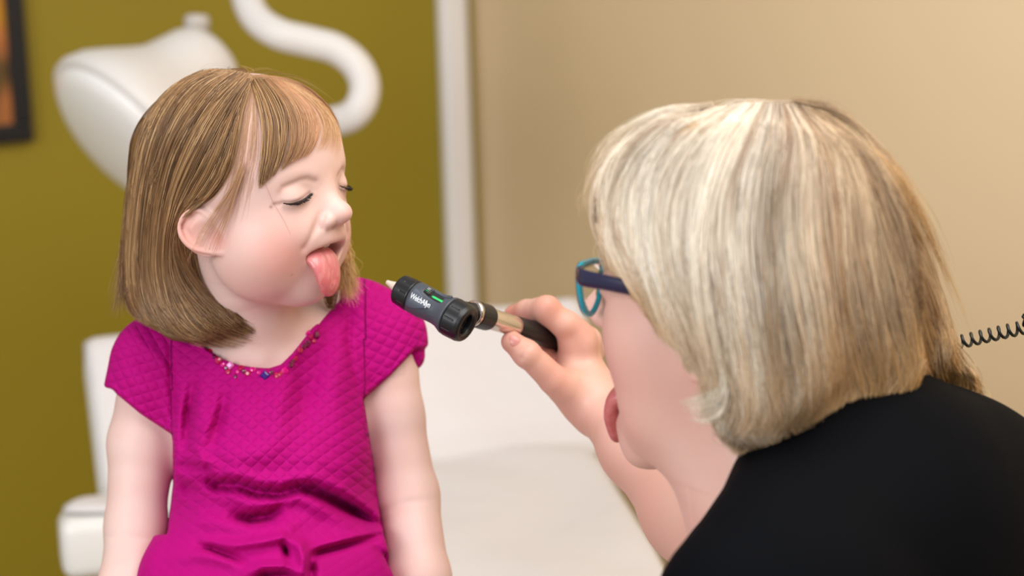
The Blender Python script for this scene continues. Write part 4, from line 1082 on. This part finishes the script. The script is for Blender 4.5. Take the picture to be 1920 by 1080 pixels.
# ---------------------------------------------------------------- black shirt, trousers, shoes
k_ = Sculpt()
k_.chain([P(1385, 1135, 1.46), P(1480, 1055, 1.49), P(1630, 960, 1.56), P(1815, 932, 1.64), P(1990, 1045, 1.70)], [.056, .060, .0655, .058, .06], .03, kj=.03)
k_.chain([P(1452, 925, 1.56), P(1500, 915, 1.55), P(1640, 880, 1.57)], [.034, .038, .046], .03)
k_.chain([sR, sN, sL], [.056, .066, .058], .05)
k_.chain([sN+np.array([.02, 0, -.02]), np.array([sN[0]+.08, sN[1]+.02, .80]), np.array([sN[0]+.13, sN[1]+.02, .60])], [.125, .135, .150], .06)
k_.chain([P(1990, 1045, 1.70), np.array([sN[0]+.17, sN[1]+.05, .75])], [.07, .12], .08)
k_.chain([sL, sL+np.array([-.03, -.02, -.22])], [.058, .048], .03)
k_.chain([sL+np.array([-.03, -.02, -.22]), sL+np.array([-.15, .02, -.33])], [.046, .038], .03)
k_.chain([sR+np.array([.03, 0, -.01]), lerp(sR, elb, .9)+np.array([.025, 0, -.012])], [.056, .050], .03)
k_.cutpoly([(1230, 820), (1386, 846), (1356, 915), (1315, 975), (1262, 1035), (1236, 1075), (1222, 1140), (1100, 1140), (1100, 820)], 1.30, 1.95, .006)
k_.pstroke([(1400, 860), (1376, 905), (1330, 965)], 4, .0016, P(1200, 1100, 1.4)-.1, P(1500, 800, 1.7)+.1, fade=False)
for pts, sg, am in (([(1480, 960), (1560, 930), (1680, 940)], 14, -.004), ([(1380, 1010), (1470, 985), (1560, 1000)], 14, .004), ([(1440, 1060), (1560, 1030), (1700, 1040)], 16, -.004), ([(1750, 830), (1820, 860), (1900, 930)], 14, -.004), ([(1640, 860), (1760, 900), (1860, 980)], 18, .003)):
    k_.pstroke(pts, sg, am, P(1100, 1200, 1.2)-.2, P(2000, 700, 1.8)+.2)
kg = k_.field((.0, 1.15, .48), (.72, 2.06, 1.36), .0036)
Vk, Fk = kg.mesh(); Vk, Fk = biggest(Vk, Fk)
m_black = mat('black_jersey', S(6, 7, 11), .8, Specular_IOR_Level=.06); noise_bump(m_black, 700, .0003, .3)
mkobj('shirt', Vk, Fk, m_black, doc)
tr_ = Sculpt(); hp0 = np.array([sN[0]+.13, sN[1]+.02, .57])
tr_.chain([hp0+np.array([0, -.09, 0]), hp0+np.array([0, .09, 0])], [.125, .125], .05)
for s_ in (-1, 1):
    a = hp0+np.array([0, s_*.10, -.01]); kn = a+np.array([-.40, s_*.06, -.02]); an = kn+np.array([.03, 0, -.44])
    tr_.chain([a, kn], [.085, .060], .05); tr_.chain([kn, an], [.060, .042], .03)
tg_ = tr_.field((-.16, 1.15, .03), (.78, 2.1, .76), .006); Vr, Fr = tg_.mesh()
mkobj('trousers', Vr, Fr, mat('dark_trousers', S(32, 34, 42), .8), doc)
m_shoe = mat('shoe_leather', S(24, 22, 22), .4)
for s_ in (-1, 1):
    a = hp0+np.array([0, s_*.10, -.01]); an = a+np.array([-.37, s_*.06, -.46]); ss_ = Sculpt()
    ss_.chain([np.array([an[0]+.01, an[1], .045]), np.array([an[0]-.07, an[1], .035]), np.array([an[0]-.16, an[1], .03])], [.042, .038, .028], .02)
    ss_.chain([np.array([an[0], an[1], .05]), np.array([an[0], an[1], .10])], [.040, .038], .02)
    gg = ss_.field((an[0]-.25, an[1]-.1, -.03), (an[0]+.1, an[1]+.1, .17), .005); Vv, Ff = gg.mesh(); Vv[:, 2] = np.maximum(Vv[:, 2], .002); mkobj('shoe', Vv, Ff, m_shoe, doc)
# stool
st = empty('stool', (hp0[0], hp0[1], 0)); tag(st, 'round black stool under the adult in the black shirt', 'stool')
V_, F_ = lathe([(0, .17), (.01, .185), (.04, .185), (.052, .17)], (0, 0, 1), hp0*np.array([1, 1, 0])+np.array([0, 0, .385]), 40, ref=(1, 0, 0)); mkobj('seat', V_, F_, m_shoe, st)
m_chrome = mat('chrome', S(205, 198, 190), .12, 1.0)
V_, F_ = lathe([(0, .028), (.25, .028), (.25, .02), (.29, .02)], (0, 0, 1), hp0*np.array([1, 1, 0])+np.array([0, 0, .10]), 24, ref=(1, 0, 0)); mkobj('column', V_, F_, m_chrome, st)
for i in range(5):
    a = i*2*math.pi/5; o_ = hp0*np.array([1, 1, 0])
    V_, F_ = tube(np.array([o_+np.array([math.cos(a)*r, math.sin(a)*r, z]) for r, z in ((.0, .11), (.12, .09), (.26, .065))]), .014, 10); leg = mkobj('leg', V_, F_, m_chrome, st)
    V_, F_ = lathe([(-.012, .024), (.012, .024)], (-math.sin(a), math.cos(a), 0), o_+np.array([math.cos(a)*.26, math.sin(a)*.26, .026]), 16); mkobj('caster', V_, F_, m_shoe, leg)
# ================================================================ blonde bob
h = Sculpt(); h.frame(DR, DO)
h.ell((0, -.010, .0425), (.0845, .1050, .0880))
h.frame()
h.chain([P(1195, 330, 1.55), P(1205, 430, 1.535), P(1235, 540, 1.525), P(1290, 650, 1.515)], [.026, .020, .014, .009], .025)
h.chain([P(1270, 300, 1.51), P(1300, 480, 1.50), P(1345, 640, 1.505), P(1385, 770, 1.515)], [.030, .030, .024, .018], .03)
h.chain([P(1450, 380, 1.50), P(1450, 560, 1.495), P(1465, 700, 1.505), P(1470, 780, 1.52)], [.040, .040, .034, .012], .04)
h.chain([P(1580, 400, 1.56), P(1600, 560, 1.55), P(1640, 690, 1.56), P(1650, 735, 1.57)], [.045, .045, .034, .010], .04)
h.chain([P(1670, 520, 1.62), P(1715, 650, 1.63), P(1745, 712, 1.64)], [.032, .030, .013], .04)
h.chain([P(1600, 560, 1.68), P(1660, 690, 1.70)], [.05, .03], .04)
h.chain([P(1380, 770, 1.515), P(1420, 800, 1.52), P(1500, 780, 1.52), P(1620, 745, 1.55)], [.012, .011, .011, .011], .02)
h.frame(DR, DO)
h.chain([(.078, .030, .03), (.086, .02, -.03), (.080, .00, -.09)], [.014, .016, .008], .025)
h.chain([(.070, -.03, .0), (.078, -.04, -.09)], [.03, .02], .03)
h.frame()
benv = h.field(DO-np.array([.155, .16, .175]), DO+np.array([.205, .20, .150]), .0020)
h3 = Sculpt(); h3.ops = list(h.ops)
h3.cutpoly([(1000, 480), (1128, 470), (1150, 505), (1185, 545), (1230, 592), (1275, 650), (1318, 712), (1330, 745), (1322, 800), (1345, 835), (1330, 900), (1000, 900)], 1.40, 1.585, .005)
h3.frame(DR, DO); h3.ell((0, .120, -.040), (.066, .085, .085), .01, mode='s'); h3.ell((0, .04, -.10), (.062, .09, .07), .01, mode='s'); h3.ell((0, -.012, .040), (.074, .093, .081), .002, mode='s'); h3.frame()
hg3 = h3.field(benv.lo, benv.lo+benv.h*(np.array(benv.D.shape)-1), .0024)
hg3.D += .0030
Vh, Fh = hg3.mesh(); Vh, Fh = biggest(Vh, Fh)
m_hb2 = mat('hair_under_blonde', S(176, 148, 108), .7); noise_color(m_hb2, S(140, 114, 82), S(206, 180, 140), 40); bsdf(m_hb2).inputs['Specular IOR Level'].default_value = .1
hair2 = mkobj('hair', Vh, Fh, m_hb2, doc)
m_bh = hair_mat('blonde_hair', .55, .14)
rs = np.random.RandomState(23)
bob = [
    [(1322, 208), (1222, 228), (1150, 285), (1118, 352), (1116, 420), (1136, 480), (1160, 520), (1172, 548)],
    [(1345, 204), (1240, 232), (1172, 305), (1148, 390), (1156, 465), (1182, 530), (1205, 572), (1218, 600)],
    [(1366, 201), (1272, 238), (1208, 315), (1188, 410), (1198, 505), (1228, 580), (1252, 628), (1266, 655)],
    [(1386, 198), (1306, 243), (1250, 325), (1232, 425), (1244, 530), (1272, 620), (1296, 676), (1308, 708)],
    [(1406, 196), (1345, 248), (1298, 335), (1280, 440), (1292, 550), (1318, 650), (1338, 720), (1335, 770)],
    [(1425, 195), (1384, 252), (1348, 342), (1334, 450), (1346, 565), (1368, 680), (1384, 770), (1378, 822)],
    [(1445, 195), (1428, 256), (1404, 348), (1396, 460), (1408, 580), (1426, 695), (1440, 775), (1430, 822)],
    [(1466, 196), (1478, 258), (1470, 350), (1470, 460), (1484, 580), (1502, 695), (1508, 765), (1494, 806)],
    [(1487, 198), (1528, 262), (1542, 350), (1548, 460), (1562, 580), (1582, 690), (1588, 748), (1570, 784)],
    [(1507, 202), (1575, 270), (1608, 360), (1622, 470), (1640, 585), (1660, 680), (1664, 738), (1645, 772)],
    [(1526, 207), (1612, 282), (1656, 378), (1686, 485), (1710, 592), (1730, 680), (1736, 728), (1716, 760)],
    [(1542, 212), (1636, 295), (1690, 398), (1728, 500), (1758, 600), (1778, 675), (1788, 718), (1778, 748)],
    [(1552, 216), (1652, 308), (1708, 410), (1746, 510), (1776, 605), (1794, 675), (1806, 722), (1806, 752)]]
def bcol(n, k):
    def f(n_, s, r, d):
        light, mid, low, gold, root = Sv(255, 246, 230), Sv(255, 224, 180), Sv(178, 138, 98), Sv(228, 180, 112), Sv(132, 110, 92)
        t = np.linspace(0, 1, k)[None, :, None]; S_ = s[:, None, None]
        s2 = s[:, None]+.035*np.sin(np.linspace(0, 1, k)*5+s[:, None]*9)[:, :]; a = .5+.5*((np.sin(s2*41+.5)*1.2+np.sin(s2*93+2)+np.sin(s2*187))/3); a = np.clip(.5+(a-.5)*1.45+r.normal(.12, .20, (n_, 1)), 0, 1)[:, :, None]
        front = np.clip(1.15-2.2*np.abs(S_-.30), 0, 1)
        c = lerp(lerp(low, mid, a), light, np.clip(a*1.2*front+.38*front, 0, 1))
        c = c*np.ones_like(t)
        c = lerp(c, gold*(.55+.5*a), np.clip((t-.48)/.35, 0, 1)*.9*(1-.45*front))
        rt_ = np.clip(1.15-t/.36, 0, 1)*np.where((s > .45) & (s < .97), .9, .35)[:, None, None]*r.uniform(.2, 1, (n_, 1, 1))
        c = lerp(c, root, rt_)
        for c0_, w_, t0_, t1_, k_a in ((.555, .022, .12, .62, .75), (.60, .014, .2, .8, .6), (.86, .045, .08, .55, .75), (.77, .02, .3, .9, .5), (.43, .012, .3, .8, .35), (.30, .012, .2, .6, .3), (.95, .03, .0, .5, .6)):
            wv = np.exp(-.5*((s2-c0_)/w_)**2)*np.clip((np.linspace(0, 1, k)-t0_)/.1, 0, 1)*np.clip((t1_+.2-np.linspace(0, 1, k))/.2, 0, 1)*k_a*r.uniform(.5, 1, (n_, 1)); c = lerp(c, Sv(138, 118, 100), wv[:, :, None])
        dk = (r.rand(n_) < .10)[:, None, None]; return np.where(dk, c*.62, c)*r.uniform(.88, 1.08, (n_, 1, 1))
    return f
K = 24
def bs(guides, n, lift, wob, clump=.5, nclump=70, trim=(0, .15), rad=.0002, s01=(0, 1), **kw):
    pts, s, X = sheet(guides, n, kw.get('grid', benv), 1.36, 1.85, rs, k=K, lift=lift, wob=wob, clump=clump, nclump=nclump, trim=trim, start=kw.get('start', (0, 0)), wave=kw.get('wave', 9.))
    s = s01[0]+(s01[1]-s01[0])*s
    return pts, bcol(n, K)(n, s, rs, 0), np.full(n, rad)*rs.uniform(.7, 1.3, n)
al = []
al.append(bs(bob, 9500, (.0, .0045), 4.5, .60, 120))
al.append(bs(bob, 2600, (.001, .008), 8, .45, 60, (0, .25), start=(0, .35)))
# choppy ends along the cut line
def ends(g, dx, dy): return [[(x+dx*max(0, i-4)/3., y+dy*max(0, i-4)/3.) for i, (x, y) in enumerate(p)][3:] for p in g]
al.append(bs(ends(bob[4:], -26, 14), 2200, (-.003, .007), 9, .75, 60, (0, .35), s01=(.33, 1), start=(0, .45)))
al.append(bs(ends(bob[5:], 22, 8), 1800, (-.004, .006), 10, .75, 50, (0, .35), s01=(.4, 1), start=(0, .45)))
al.append(bs(ends(bob[8:], 40, 10), 700, (-.003, .005), 9, .7, 26, (0, .35), s01=(.7, 1), start=(0, .45)))
# upturned pale lock at the jaw
flip = [[(1352, 690), (1350, 712), (1338, 728), (1315, 740), (1292, 748), (1272, 752)], [(1356, 700), (1354, 726), (1342, 746), (1318, 757), (1296, 761), (1278, 758)], [(1360, 715), (1358, 742), (1346, 762), (1324, 772), (1302, 774), (1284, 768)], [(1366, 730), (1362, 760), (1350, 782), (1330, 790), (1310, 790), (1294, 782)]]
pts, s, X = sheet(flip, 170, benv, 1.36, 1.85, rs, k=K, lift=(.002, .009), wob=7, clump=.4, nclump=22, trim=(0, .6))
al.append((pts, Sv(255, 244, 224)*rs.uniform(.65, 1.05, (170, 1, 1))*np.ones((1, K, 1)), np.full(170, .00015)))
nape = [[(1345, 760), (1350, 800), (1365, 835), (1392, 858)], [(1375, 770), (1385, 815), (1400, 845), (1415, 852)], [(1420, 780), (1430, 815), (1440, 835), (1450, 840)], [(1500, 760), (1510, 790), (1515, 812), (1512, 822)]]
al.append(bs(nape, 900, (-.006, .004), 7, .6, 40, (0, .4), s01=(.5, .7)))
al.append(bs([[(1140, 320), (1118, 380), (1118, 440), (1130, 485), (1142, 512)], [(1160, 330), (1140, 400), (1142, 460), (1156, 510), (1168, 530)], [(1180, 380), (1175, 450), (1190, 520), (1212, 565), (1228, 590)], [(1220, 460), (1235, 540), (1262, 610), (1285, 650), (1296, 672)]], 420, (-.001, .004), 7, .5, 30, (0, .4), s01=(.05, .3), rad=.00012, start=(0, .4)))
fly = [[(1322, 202), (1240, 205), (1170, 240), (1120, 290), (1098, 350), (1095, 400)], [(1340, 196), (1250, 215), (1180, 265), (1130, 320), (1108, 380), (1112, 440)]]
al.append(bs(fly, 130, (0, .004), 9, 0, trim=(0, .5), rad=.00009, s01=(.2, .3)))
fly = [[(1480, 188), (1560, 200), (1640, 270), (1710, 370), (1760, 480), (1800, 590)], [(1500, 190), (1600, 235), (1690, 330), (1745, 440), (1790, 550), (1820, 650)]]
al.append(bs(fly, 150, (0, .004), 9, 0, trim=(0, .5), rad=.00009, s01=(.8, .9)))
fly = [[(1300, 212), (1350, 194), (1410, 186), (1460, 192)], [(1440, 192), (1500, 188), (1560, 203), (1610, 238)]]
al.append(bs(fly, 40, (0, .004), 8, 0, trim=(0, .5), rad=.00009, s01=(.4, .6)))
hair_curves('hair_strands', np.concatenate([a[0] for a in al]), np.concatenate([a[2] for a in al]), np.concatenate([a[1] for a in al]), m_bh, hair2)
fn_ = hg3.grad(Vh); qh = (Vh-DO) @ DR
i = np.nonzero(((fn_ @ camB < .1) | (qh[:, 0] > .04)) & (qh[:, 2] > -.05))[0]; i = rs.choice(i, 3500)
pb = gravity_hair(Vh[i], fn_[i], hg3, .09, rs, k=12)
hair_curves('hair_strands', pb, rs.uniform(.00016, .00026, len(pb)), lerp(Sv(150, 122, 90), Sv(220, 196, 158), rs.rand(len(pb), 1)), m_bh, hair2)
# ================================================================ otoscope
TA_ = unit(camR*.886*.925-camU*.464*.925+camB*.40)
OF = np.array(P(748, 541, 1.860))
oto = empty('otoscope', tuple(OF+TA_*.04)); tag(oto, 'black and slate handheld otoscope with chrome neck, pointed at the child', 'otoscope')
m_slate = mat('slate_plastic', S(66, 71, 80), .42); noise_bump(m_slate, 900, .0002, .25)
m_rub = mat('black_plastic', S(16, 17, 20), .36)
m_matte = mat('matte_black', S(10, 10, 12), .6)
m_chr = mat('polished_metal', S(214, 204, 196), .16, 1.0)
m_glass = mat('dark_lens', S(14, 16, 20), .05); bsdf(m_glass).inputs['Specular IOR Level'].default_value = .8
m_green = mat('green_mark', S(20, 190, 95), .35)
Tt = unit(camU-TA_*(camU @ TA_)); Bb = np.cross(TA_, Tt); Bb = Bb if Bb @ camB > 0 else -Bb
def on(s_, r_, ph): return OF+TA_*s_+r_*(math.sin(ph)*Tt+math.cos(ph)*Bb)
V, F = lathe([(-.0145, .0012), (-.0140, .0020), (-.011, .0024), (0, .0052), (.004, .0056)], TA_, OF, 32); mkobj('speculum_tip', V, F, mat('tip_metal', S(236, 226, 210), .22, .35), oto)
def notch(n, depth, s0, s1, w=.16):
    def f(s_, r_, a):
        if not (s0 <= s_ <= s1): return r_+0*a
        ph = (a*n/(2*np.pi)) % 1; return r_-depth*np.exp(-.5*((ph-.5)/w*4)**2)
    return f
def fine(prof, st=.0006):
    out = []
    for (a, ra), (b, rb) in zip(prof[:-1], prof[1:]):
        k = max(1, int(abs(b-a)/st)); out += [(a+(b-a)*i/k, ra+(rb-ra)*i/k) for i in range(k)]
    return out+[prof[-1]]
V, F = lathe(fine([(-.0005, .0085), (0, .0108), (.0006, .0118), (.002, .0128), (.0165, .0138), (.0175, .0134), (.0178, .0120)]), TA_, OF, 200, ripple=notch(9, .0008, .0075, .0150, .10)); mkobj('front_ring', V, F, m_rub, oto)
body = lathe([(.0170, .0122), (.0182, .0132), (.0195, .0139), (.030, .0139), (.038, .0130), (.045, .0128), (.050, .0133), (.0545, .0150), (.0575, .0162), (.0590, .0163), (.0594, .0150)], TA_, OF, 96); mkobj('head', *body, m_slate, oto)
V, F = lathe(fine([(.0594, .0150), (.0598, .0160), (.0610, .0166), (.074, .0163), (.0775, .0152), (.0788, .0140), (.0788, .0128), (.0780, .0122), (.0788, .0116), (.0780, .0108), (.0788, .0102), (.0775, .0094), (.0770, .0088), (.0735, .0082), (.071, .0080)]), TA_, OF, 200, ripple=notch(10, .0009, .0615, .0715, .10)); mkobj('eyepiece', V, F, m_rub, oto)
V, F = lathe([(.0705, .0082), (.0718, .0060), (.0722, .002)], TA_, OF, 40); mkobj('lens', V, F, m_glass, oto)
def wrap_poly(poly, r0, r1, name, m, parent, sub=14):
    """closed outline given as (s, arc angle) wrapped on the body, r0..r1 thick"""
    A = curve(poly, 60, closed=True); c = A.mean(0); V = []; F = []; n = len(A); rings = 7
    for r_ in (r0, r1):
        for j in range(rings+1):
            q = c+(A-c)*(j/rings if j else .001)
            V += [on(s_, r_, ph) for s_, ph in q]
    o = n*(rings+1)
    for j in range(rings):
        for i in range(n):
            a, b_ = j*n+i, j*n+(i+1) % n; F += [(o+a, o+b_, o+b_+n, o+a+n), (a, a+n, b_+n, b_)]
    for i in range(n): a, b_ = rings*n+i, rings*n+(i+1) % n; F.append((a, o+a, o+b_, b_))
    return mkobj(name, np.array(V), F, m, parent)
def hr(s_): return float(np.interp(s_, [.0182, .030, .038, .045, .050, .0545], [.0139, .0139, .0130, .0128, .0133, .0150]))
m_panel = mat('panel_grey', S(76, 83, 96), .38)
wrap_poly([(.0205, .72), (.0205, .1), (.0205, -.55), (.028, -.48), (.036, -.22), (.0415, -.02), (.043, .10), (.038, .26), (.030, .55), (.024, .74)], .0120, .01408, 'logo_panel', m_panel, oto)
wrap_poly([(.0335, 1.10), (.0335, .72), (.040, .66), (.052, .66), (.0535, .88), (.052, 1.10), (.042, 1.14)], .0110, .01345, 'window', m_matte, oto)
wrap_poly([(.0400, .86), (.0400, .74), (.046, .735), (.0515, .74), (.0515, .86), (.046, .865)], .0120, .01375, 'window_mark', m_green, oto)
# focusing wheel
V, F = lathe(fine([(-.0030, .0040), (-.0024, .0052), (.0024, .0052), (.0030, .0040)]), unit(Tt*.35+Bb*.9)*0+unit(np.cross(TA_, on(0, 1, .95)-OF)), on(.0335, .0105, .95), 60, ripple=notch(22, .0004, -1, 1, .3)); wl = mkobj('focus_wheel', V, F, m_rub, oto)
for k in (-.0012, .0004, .0018): 
    V, F = boxm((-.0009, -.00018, -.0001), (.0022, .00018, .0004), np.stack([TA_, np.cross(on(0, 1, .95)-OF, TA_), on(0, 1, .95)-OF], 1), on(.0325, .0157, .95+k*75)); mkobj('dial_mark', V, F, m_green if k < 0 else mat('mark_white', S(200, 200, 200), .4), wl, smooth=False)
# raised rail on top
V, F = tube(np.array([on(s_, hr(s_)+.0004, 1.35) for s_ in np.linspace(.036, .055, 20)]), .0016, 12); mkobj('rail', V, F, m_slate, oto)
V, F = tube(np.array([on(s_, hr(s_)-.0004, -.33+(s_-.046)*10) for s_ in np.linspace(.0425, .0565, 20)]), .00055, 8); mkobj('seam', V, F, m_slate, oto)
# maker's name, wrapped round the barrel
tc_ = bpy.data.curves.new('lettering', 'FONT'); tc_.body = 'WelchAllyn'; tc_.size = 1; tc_.offset = .012; tc_.extrude = 0; tc_.space_character = .90; tc_.resolution_u = 3
to = bpy.data.objects.new('lettering', tc_); C.objects.link(to); bpy.context.view_layer.update()
tm = to.to_mesh(); bmx = bmesh.new(); bmx.from_mesh(tm); bmesh.ops.triangulate(bmx, faces=bmx.faces)
bmesh.ops.subdivide_edges(bmx, edges=[e for e in bmx.edges if e.calc_length() > .2], cuts=2); bmesh.ops.triangulate(bmx, faces=bmx.faces)
tv = np.array([v.co[:] for v in bmx.verts]); tf = [tuple(v.index for v in f.verts) for f in bmx.faces]; bmx.free(); to.to_mesh_clear(); bpy.data.objects.remove(to)
x0, x1 = tv[:, 0].min(), tv[:, 0].max(); sc_ = .0225/(x1-x0)
VV = np.array([on(.0212+(x-x0)*sc_, .01424, .06+y*sc_*1.25/.0139) for x, y, _ in tv])
VW = np.array([on(.0212+(x-x0)*sc_, .01400, .06+y*sc_*1.25/.0139) for x, y, _ in tv]); n0 = len(VV)
mkobj('lettering', np.concatenate([VV, VW]), tf+[tuple(i+n0 for i in f[::-1]) for f in tf], mat('print_white', S(225, 228, 232), .45), oto, smooth=False)
for ch in list(oto.children_recursive):
    o_ = np.array(wpos(ch)); n_v = len(ch.data.vertices); a = np.empty(n_v*3); ch.data.vertices.foreach_get('co', a); a = a.reshape(-1, 3)+o_
    a += TA_*(((a-OF) @ TA_)*(-.10))[:, None]; ch.data.vertices.foreach_set('co', (a-o_).ravel()); ch.data.update()
# handle
h0, h1 = np.array(P(866, 581, 1.850)), np.array(P(1030, 632, 1.950)); HD = unit(h1-h0); HL = np.linalg.norm(h1-h0)
def tpx(px):
    for t in np.linspace(0, 1.6, 1601):
        if proj(h0+HD*HL*t)[0] >= px: return t*HL
a_, b_, c_ = tpx(888), tpx(915), tpx(966)
V, F = lathe([(0, .0075), (a_-.004, .0085), (a_-.002, .0092)], HD, h0, 40); mkobj('neck', V, F, m_rub, oto)
V, F = lathe([(a_-.003, .0095), (a_-.0022, .0108), (a_+.0005, .0112), (a_+.0010, .0100)], HD, h0, 48); mkobj('chrome_ring', V, F, m_chr, oto)
V, F = lathe(fine([(a_+.0008, .0100), (a_+.002, .0112), (b_-.002, .0110), (b_, .0104), (b_+.001, .009)], .0004), HD, h0, 120, ripple=notch(34, .0003, a_+.002, b_-.002, .3)); mkobj('collar', V, F, m_rub, oto)
V, F = lathe([(b_, .0084), (b_+.002, .0090), (c_-.004, .0088), (c_, .0088), (c_+.002, .0080)], HD, h0, 56); mkobj('chrome_band', V, F, m_chr, oto)
V, F = lathe([(c_-.001, .0085), (c_+.001, .0092), (c_+.03, .0098), (HL*1.38, .0100), (HL*1.42, .0085), (HL*1.45, .005)], HD, h0, 48); mkobj('grip', V, F, m_rub, oto)

# ================================================================ coiled cord from the grip, behind the head, to the wall
wallp = COR+bd_*3.15; wallp = wallp+np.array([0, 0, 1.32]); beige_n = np.array([bd_[1], -bd_[0], 0]); beige_n = beige_n if beige_n @ (np.array([0, 2.0, 0])-COR) > 0 else -beige_n
cp = [h0+HD*HL*1.43, P(1150, 762, 1.992), P(1250, 800, 1.99), P(1420, 745, 1.93), P(1620, 690, 1.88), P(1790, 644, 1.85), P(1920, 614, 1.82), P(2060, 585, 1.80), wallp*.5+P(2060, 585, 1.80)*.5+np.array([0, 0, -.03]), wallp]
cp = curve(np.array(cp), 400); seg = np.linalg.norm(np.diff(cp, axis=0), axis=1); Lc = np.concatenate([[0], np.cumsum(seg)])
pitch = .0080; nt = Lc[-1]/pitch; ns = int(nt*14); tt = np.linspace(0, Lc[-1], ns)
ctr_ = np.stack([np.interp(tt, Lc, cp[:, i]) for i in range(3)], 1); tg3 = np.gradient(ctr_, axis=0); tg3 /= np.linalg.norm(tg3, axis=1)[:, None]
uu = np.array([0, 0, 1.])-tg3*tg3[:, 2:3]; uu /= np.linalg.norm(uu, axis=1)[:, None]; vv_ = np.cross(tg3, uu)
amp = .0050*np.clip(tt/.06, 0, 1)*np.clip((Lc[-1]-tt)/.05, .0, 1); ph = tt/pitch*2*np.pi
coil = ctr_+(np.cos(ph)*amp)[:, None]*uu+(np.sin(ph)*amp)[:, None]*vv_
V, F = tube(coil, .00135, 7)
m_cord = mat('cord_rubber', S(14, 18, 16), .4)
cord = mkobj('coiled_cord', V, F, m_cord, loc=coil[0]); tag(cord, 'black coiled cord running behind the blonde head to the beige wall', 'cord')
V, F = lathe([(-.002, .012), (.03, .012), (.036, .006)], beige_n, wallp, 24); mkobj('plug', V, F, m_cord, cord)

# ================================================================ eyeglasses
gf0 = dl_(0, .098, 0)
gls = empty('eyeglasses', tuple(dl_(0, .095, -.005))); tag(gls, 'teal and navy eyeglasses worn by the adult with blonde hair', 'eyeglasses')
m_teal = mat('teal_acetate', S(8, 168, 190), .18); bsdf(m_teal).inputs['Coat Weight'].default_value = .5
m_navy = mat('navy_acetate', S(22, 15, 56), .25); bsdf(m_navy).inputs['Coat Weight'].default_value = .5
m_lens = mat('spectacle_lens', (1, 1, 1, 1), .0); bsdf(m_lens).inputs['Transmission Weight'].default_value = 1.; bsdf(m_lens).inputs['IOR'].default_value = 1.08
def fy(x): return .0930-x*x*1.5
def fr3(x, z, dy=0): return dl_(x, fy(x)+dy+(z+.006)*.10, z+.004)
for s_ in (-1, 1):
    out = [(s_*x, z) for x, z in ((.0110, -.004), (.0140, .0030), (.026, .0068), (.042, .0088), (.0560, .0098), (.0600, .004), (.0565, -.0100), (.0470, -.0235), (.0330, -.0305), (.0200, -.0255), (.0140, -.0140))]
    A = curve(out, 64, closed=True)
    ring = np.array([fr3(x, z) for x, z in A]); nrm = DR @ np.array([0, 1., 0])
    V, F = tube(ring, .0024, 12, closed=True, flat=(nrm, .9)); rim = mkobj('rim', V, F, m_teal, gls)
    ring2 = np.array([fr3(x, z, .0014) for x, z in A]); V, F = tube(ring2, .0021, 12, closed=True, flat=(nrm, .5)); mkobj('rim_front', V, F, m_navy, rim)
    c_ = A.mean(0); Vl = [fr3(*c_), ] ; Fl = []
    k = len(A)
    for f in (.34, .67, 1.0): Vl += [fr3(*(c_+(a-c_)*f*.985)) for a in A]
    Vl2 = [v+nrm*.0012 for v in Vl]; m1 = len(Vl)
    for i in range(k): Fl += [(0, 1+i, 1+(i+1) % k), (m1, m1+1+(i+1) % k, m1+1+i)]
    for j in range(2):
        for i in range(k): a, b_ = 1+j*k+i, 1+j*k+(i+1) % k; Fl += [(a, a+k, b_+k, b_), (m1+a, m1+b_, m1+b_+k, m1+a+k)]
    for i in range(k): a, b_ = 1+2*k+i, 1+2*k+(i+1) % k; Fl.append((a, m1+a, m1+b_, b_))
    mkobj('lens', np.array(Vl+Vl2), Fl, m_lens, gls)
    # temple: hinge block and arm back over the ear
    tp_ = curve([(s_*.0610, .0880, .0090), (s_*.0685, .0815, .0092), (s_*.0740, .060, .0110), (s_*.0780, .020, .0125), (s_*.0800, -.010, .0110), (s_*.0790, -.030, -.002), (s_*.0770, -.042, -.022)], 40)
    tp3 = tp_ @ DR.T+DO; hgt = np.interp(np.linspace(0, 1, 40), [0, .08, .5, .8, 1], [.0070, .0068, .0052, .0036, .0030])
    V, F = tube(tp3, hgt*.32, 12, flat=(DR @ np.array([0, 0, 1.]), 3.0)); arm_ = mkobj('temple_arm', V, F, m_navy, gls)
    V, F = tube(np.array([dl_(s_*.0575, .0890, .0100), dl_(s_*.0620, .0880, .0098), dl_(s_*.0660, .0840, .0097)]), .0022, 10, flat=(DR @ np.array([0, 0, 1.]), 2.4)); mkobj('hinge', V, F, m_navy, arm_)
    V, F = lathe([(-.0006, .0022), (.0006, .0030), (.0012, .0022)], DR @ unit(np.array([s_*.8, -.5, 0])), dl_(s_*.0160, .0880, -.010), 14); mkobj('nose_pad', V, F, m_teal, gls)
V, F = tube(np.array([fr3(x, -.001+.002*math.cos(x*110)) for x in np.linspace(-.0135, .0135, 14)]), .0024, 12); mkobj('bridge', V, F, m_teal, gls)
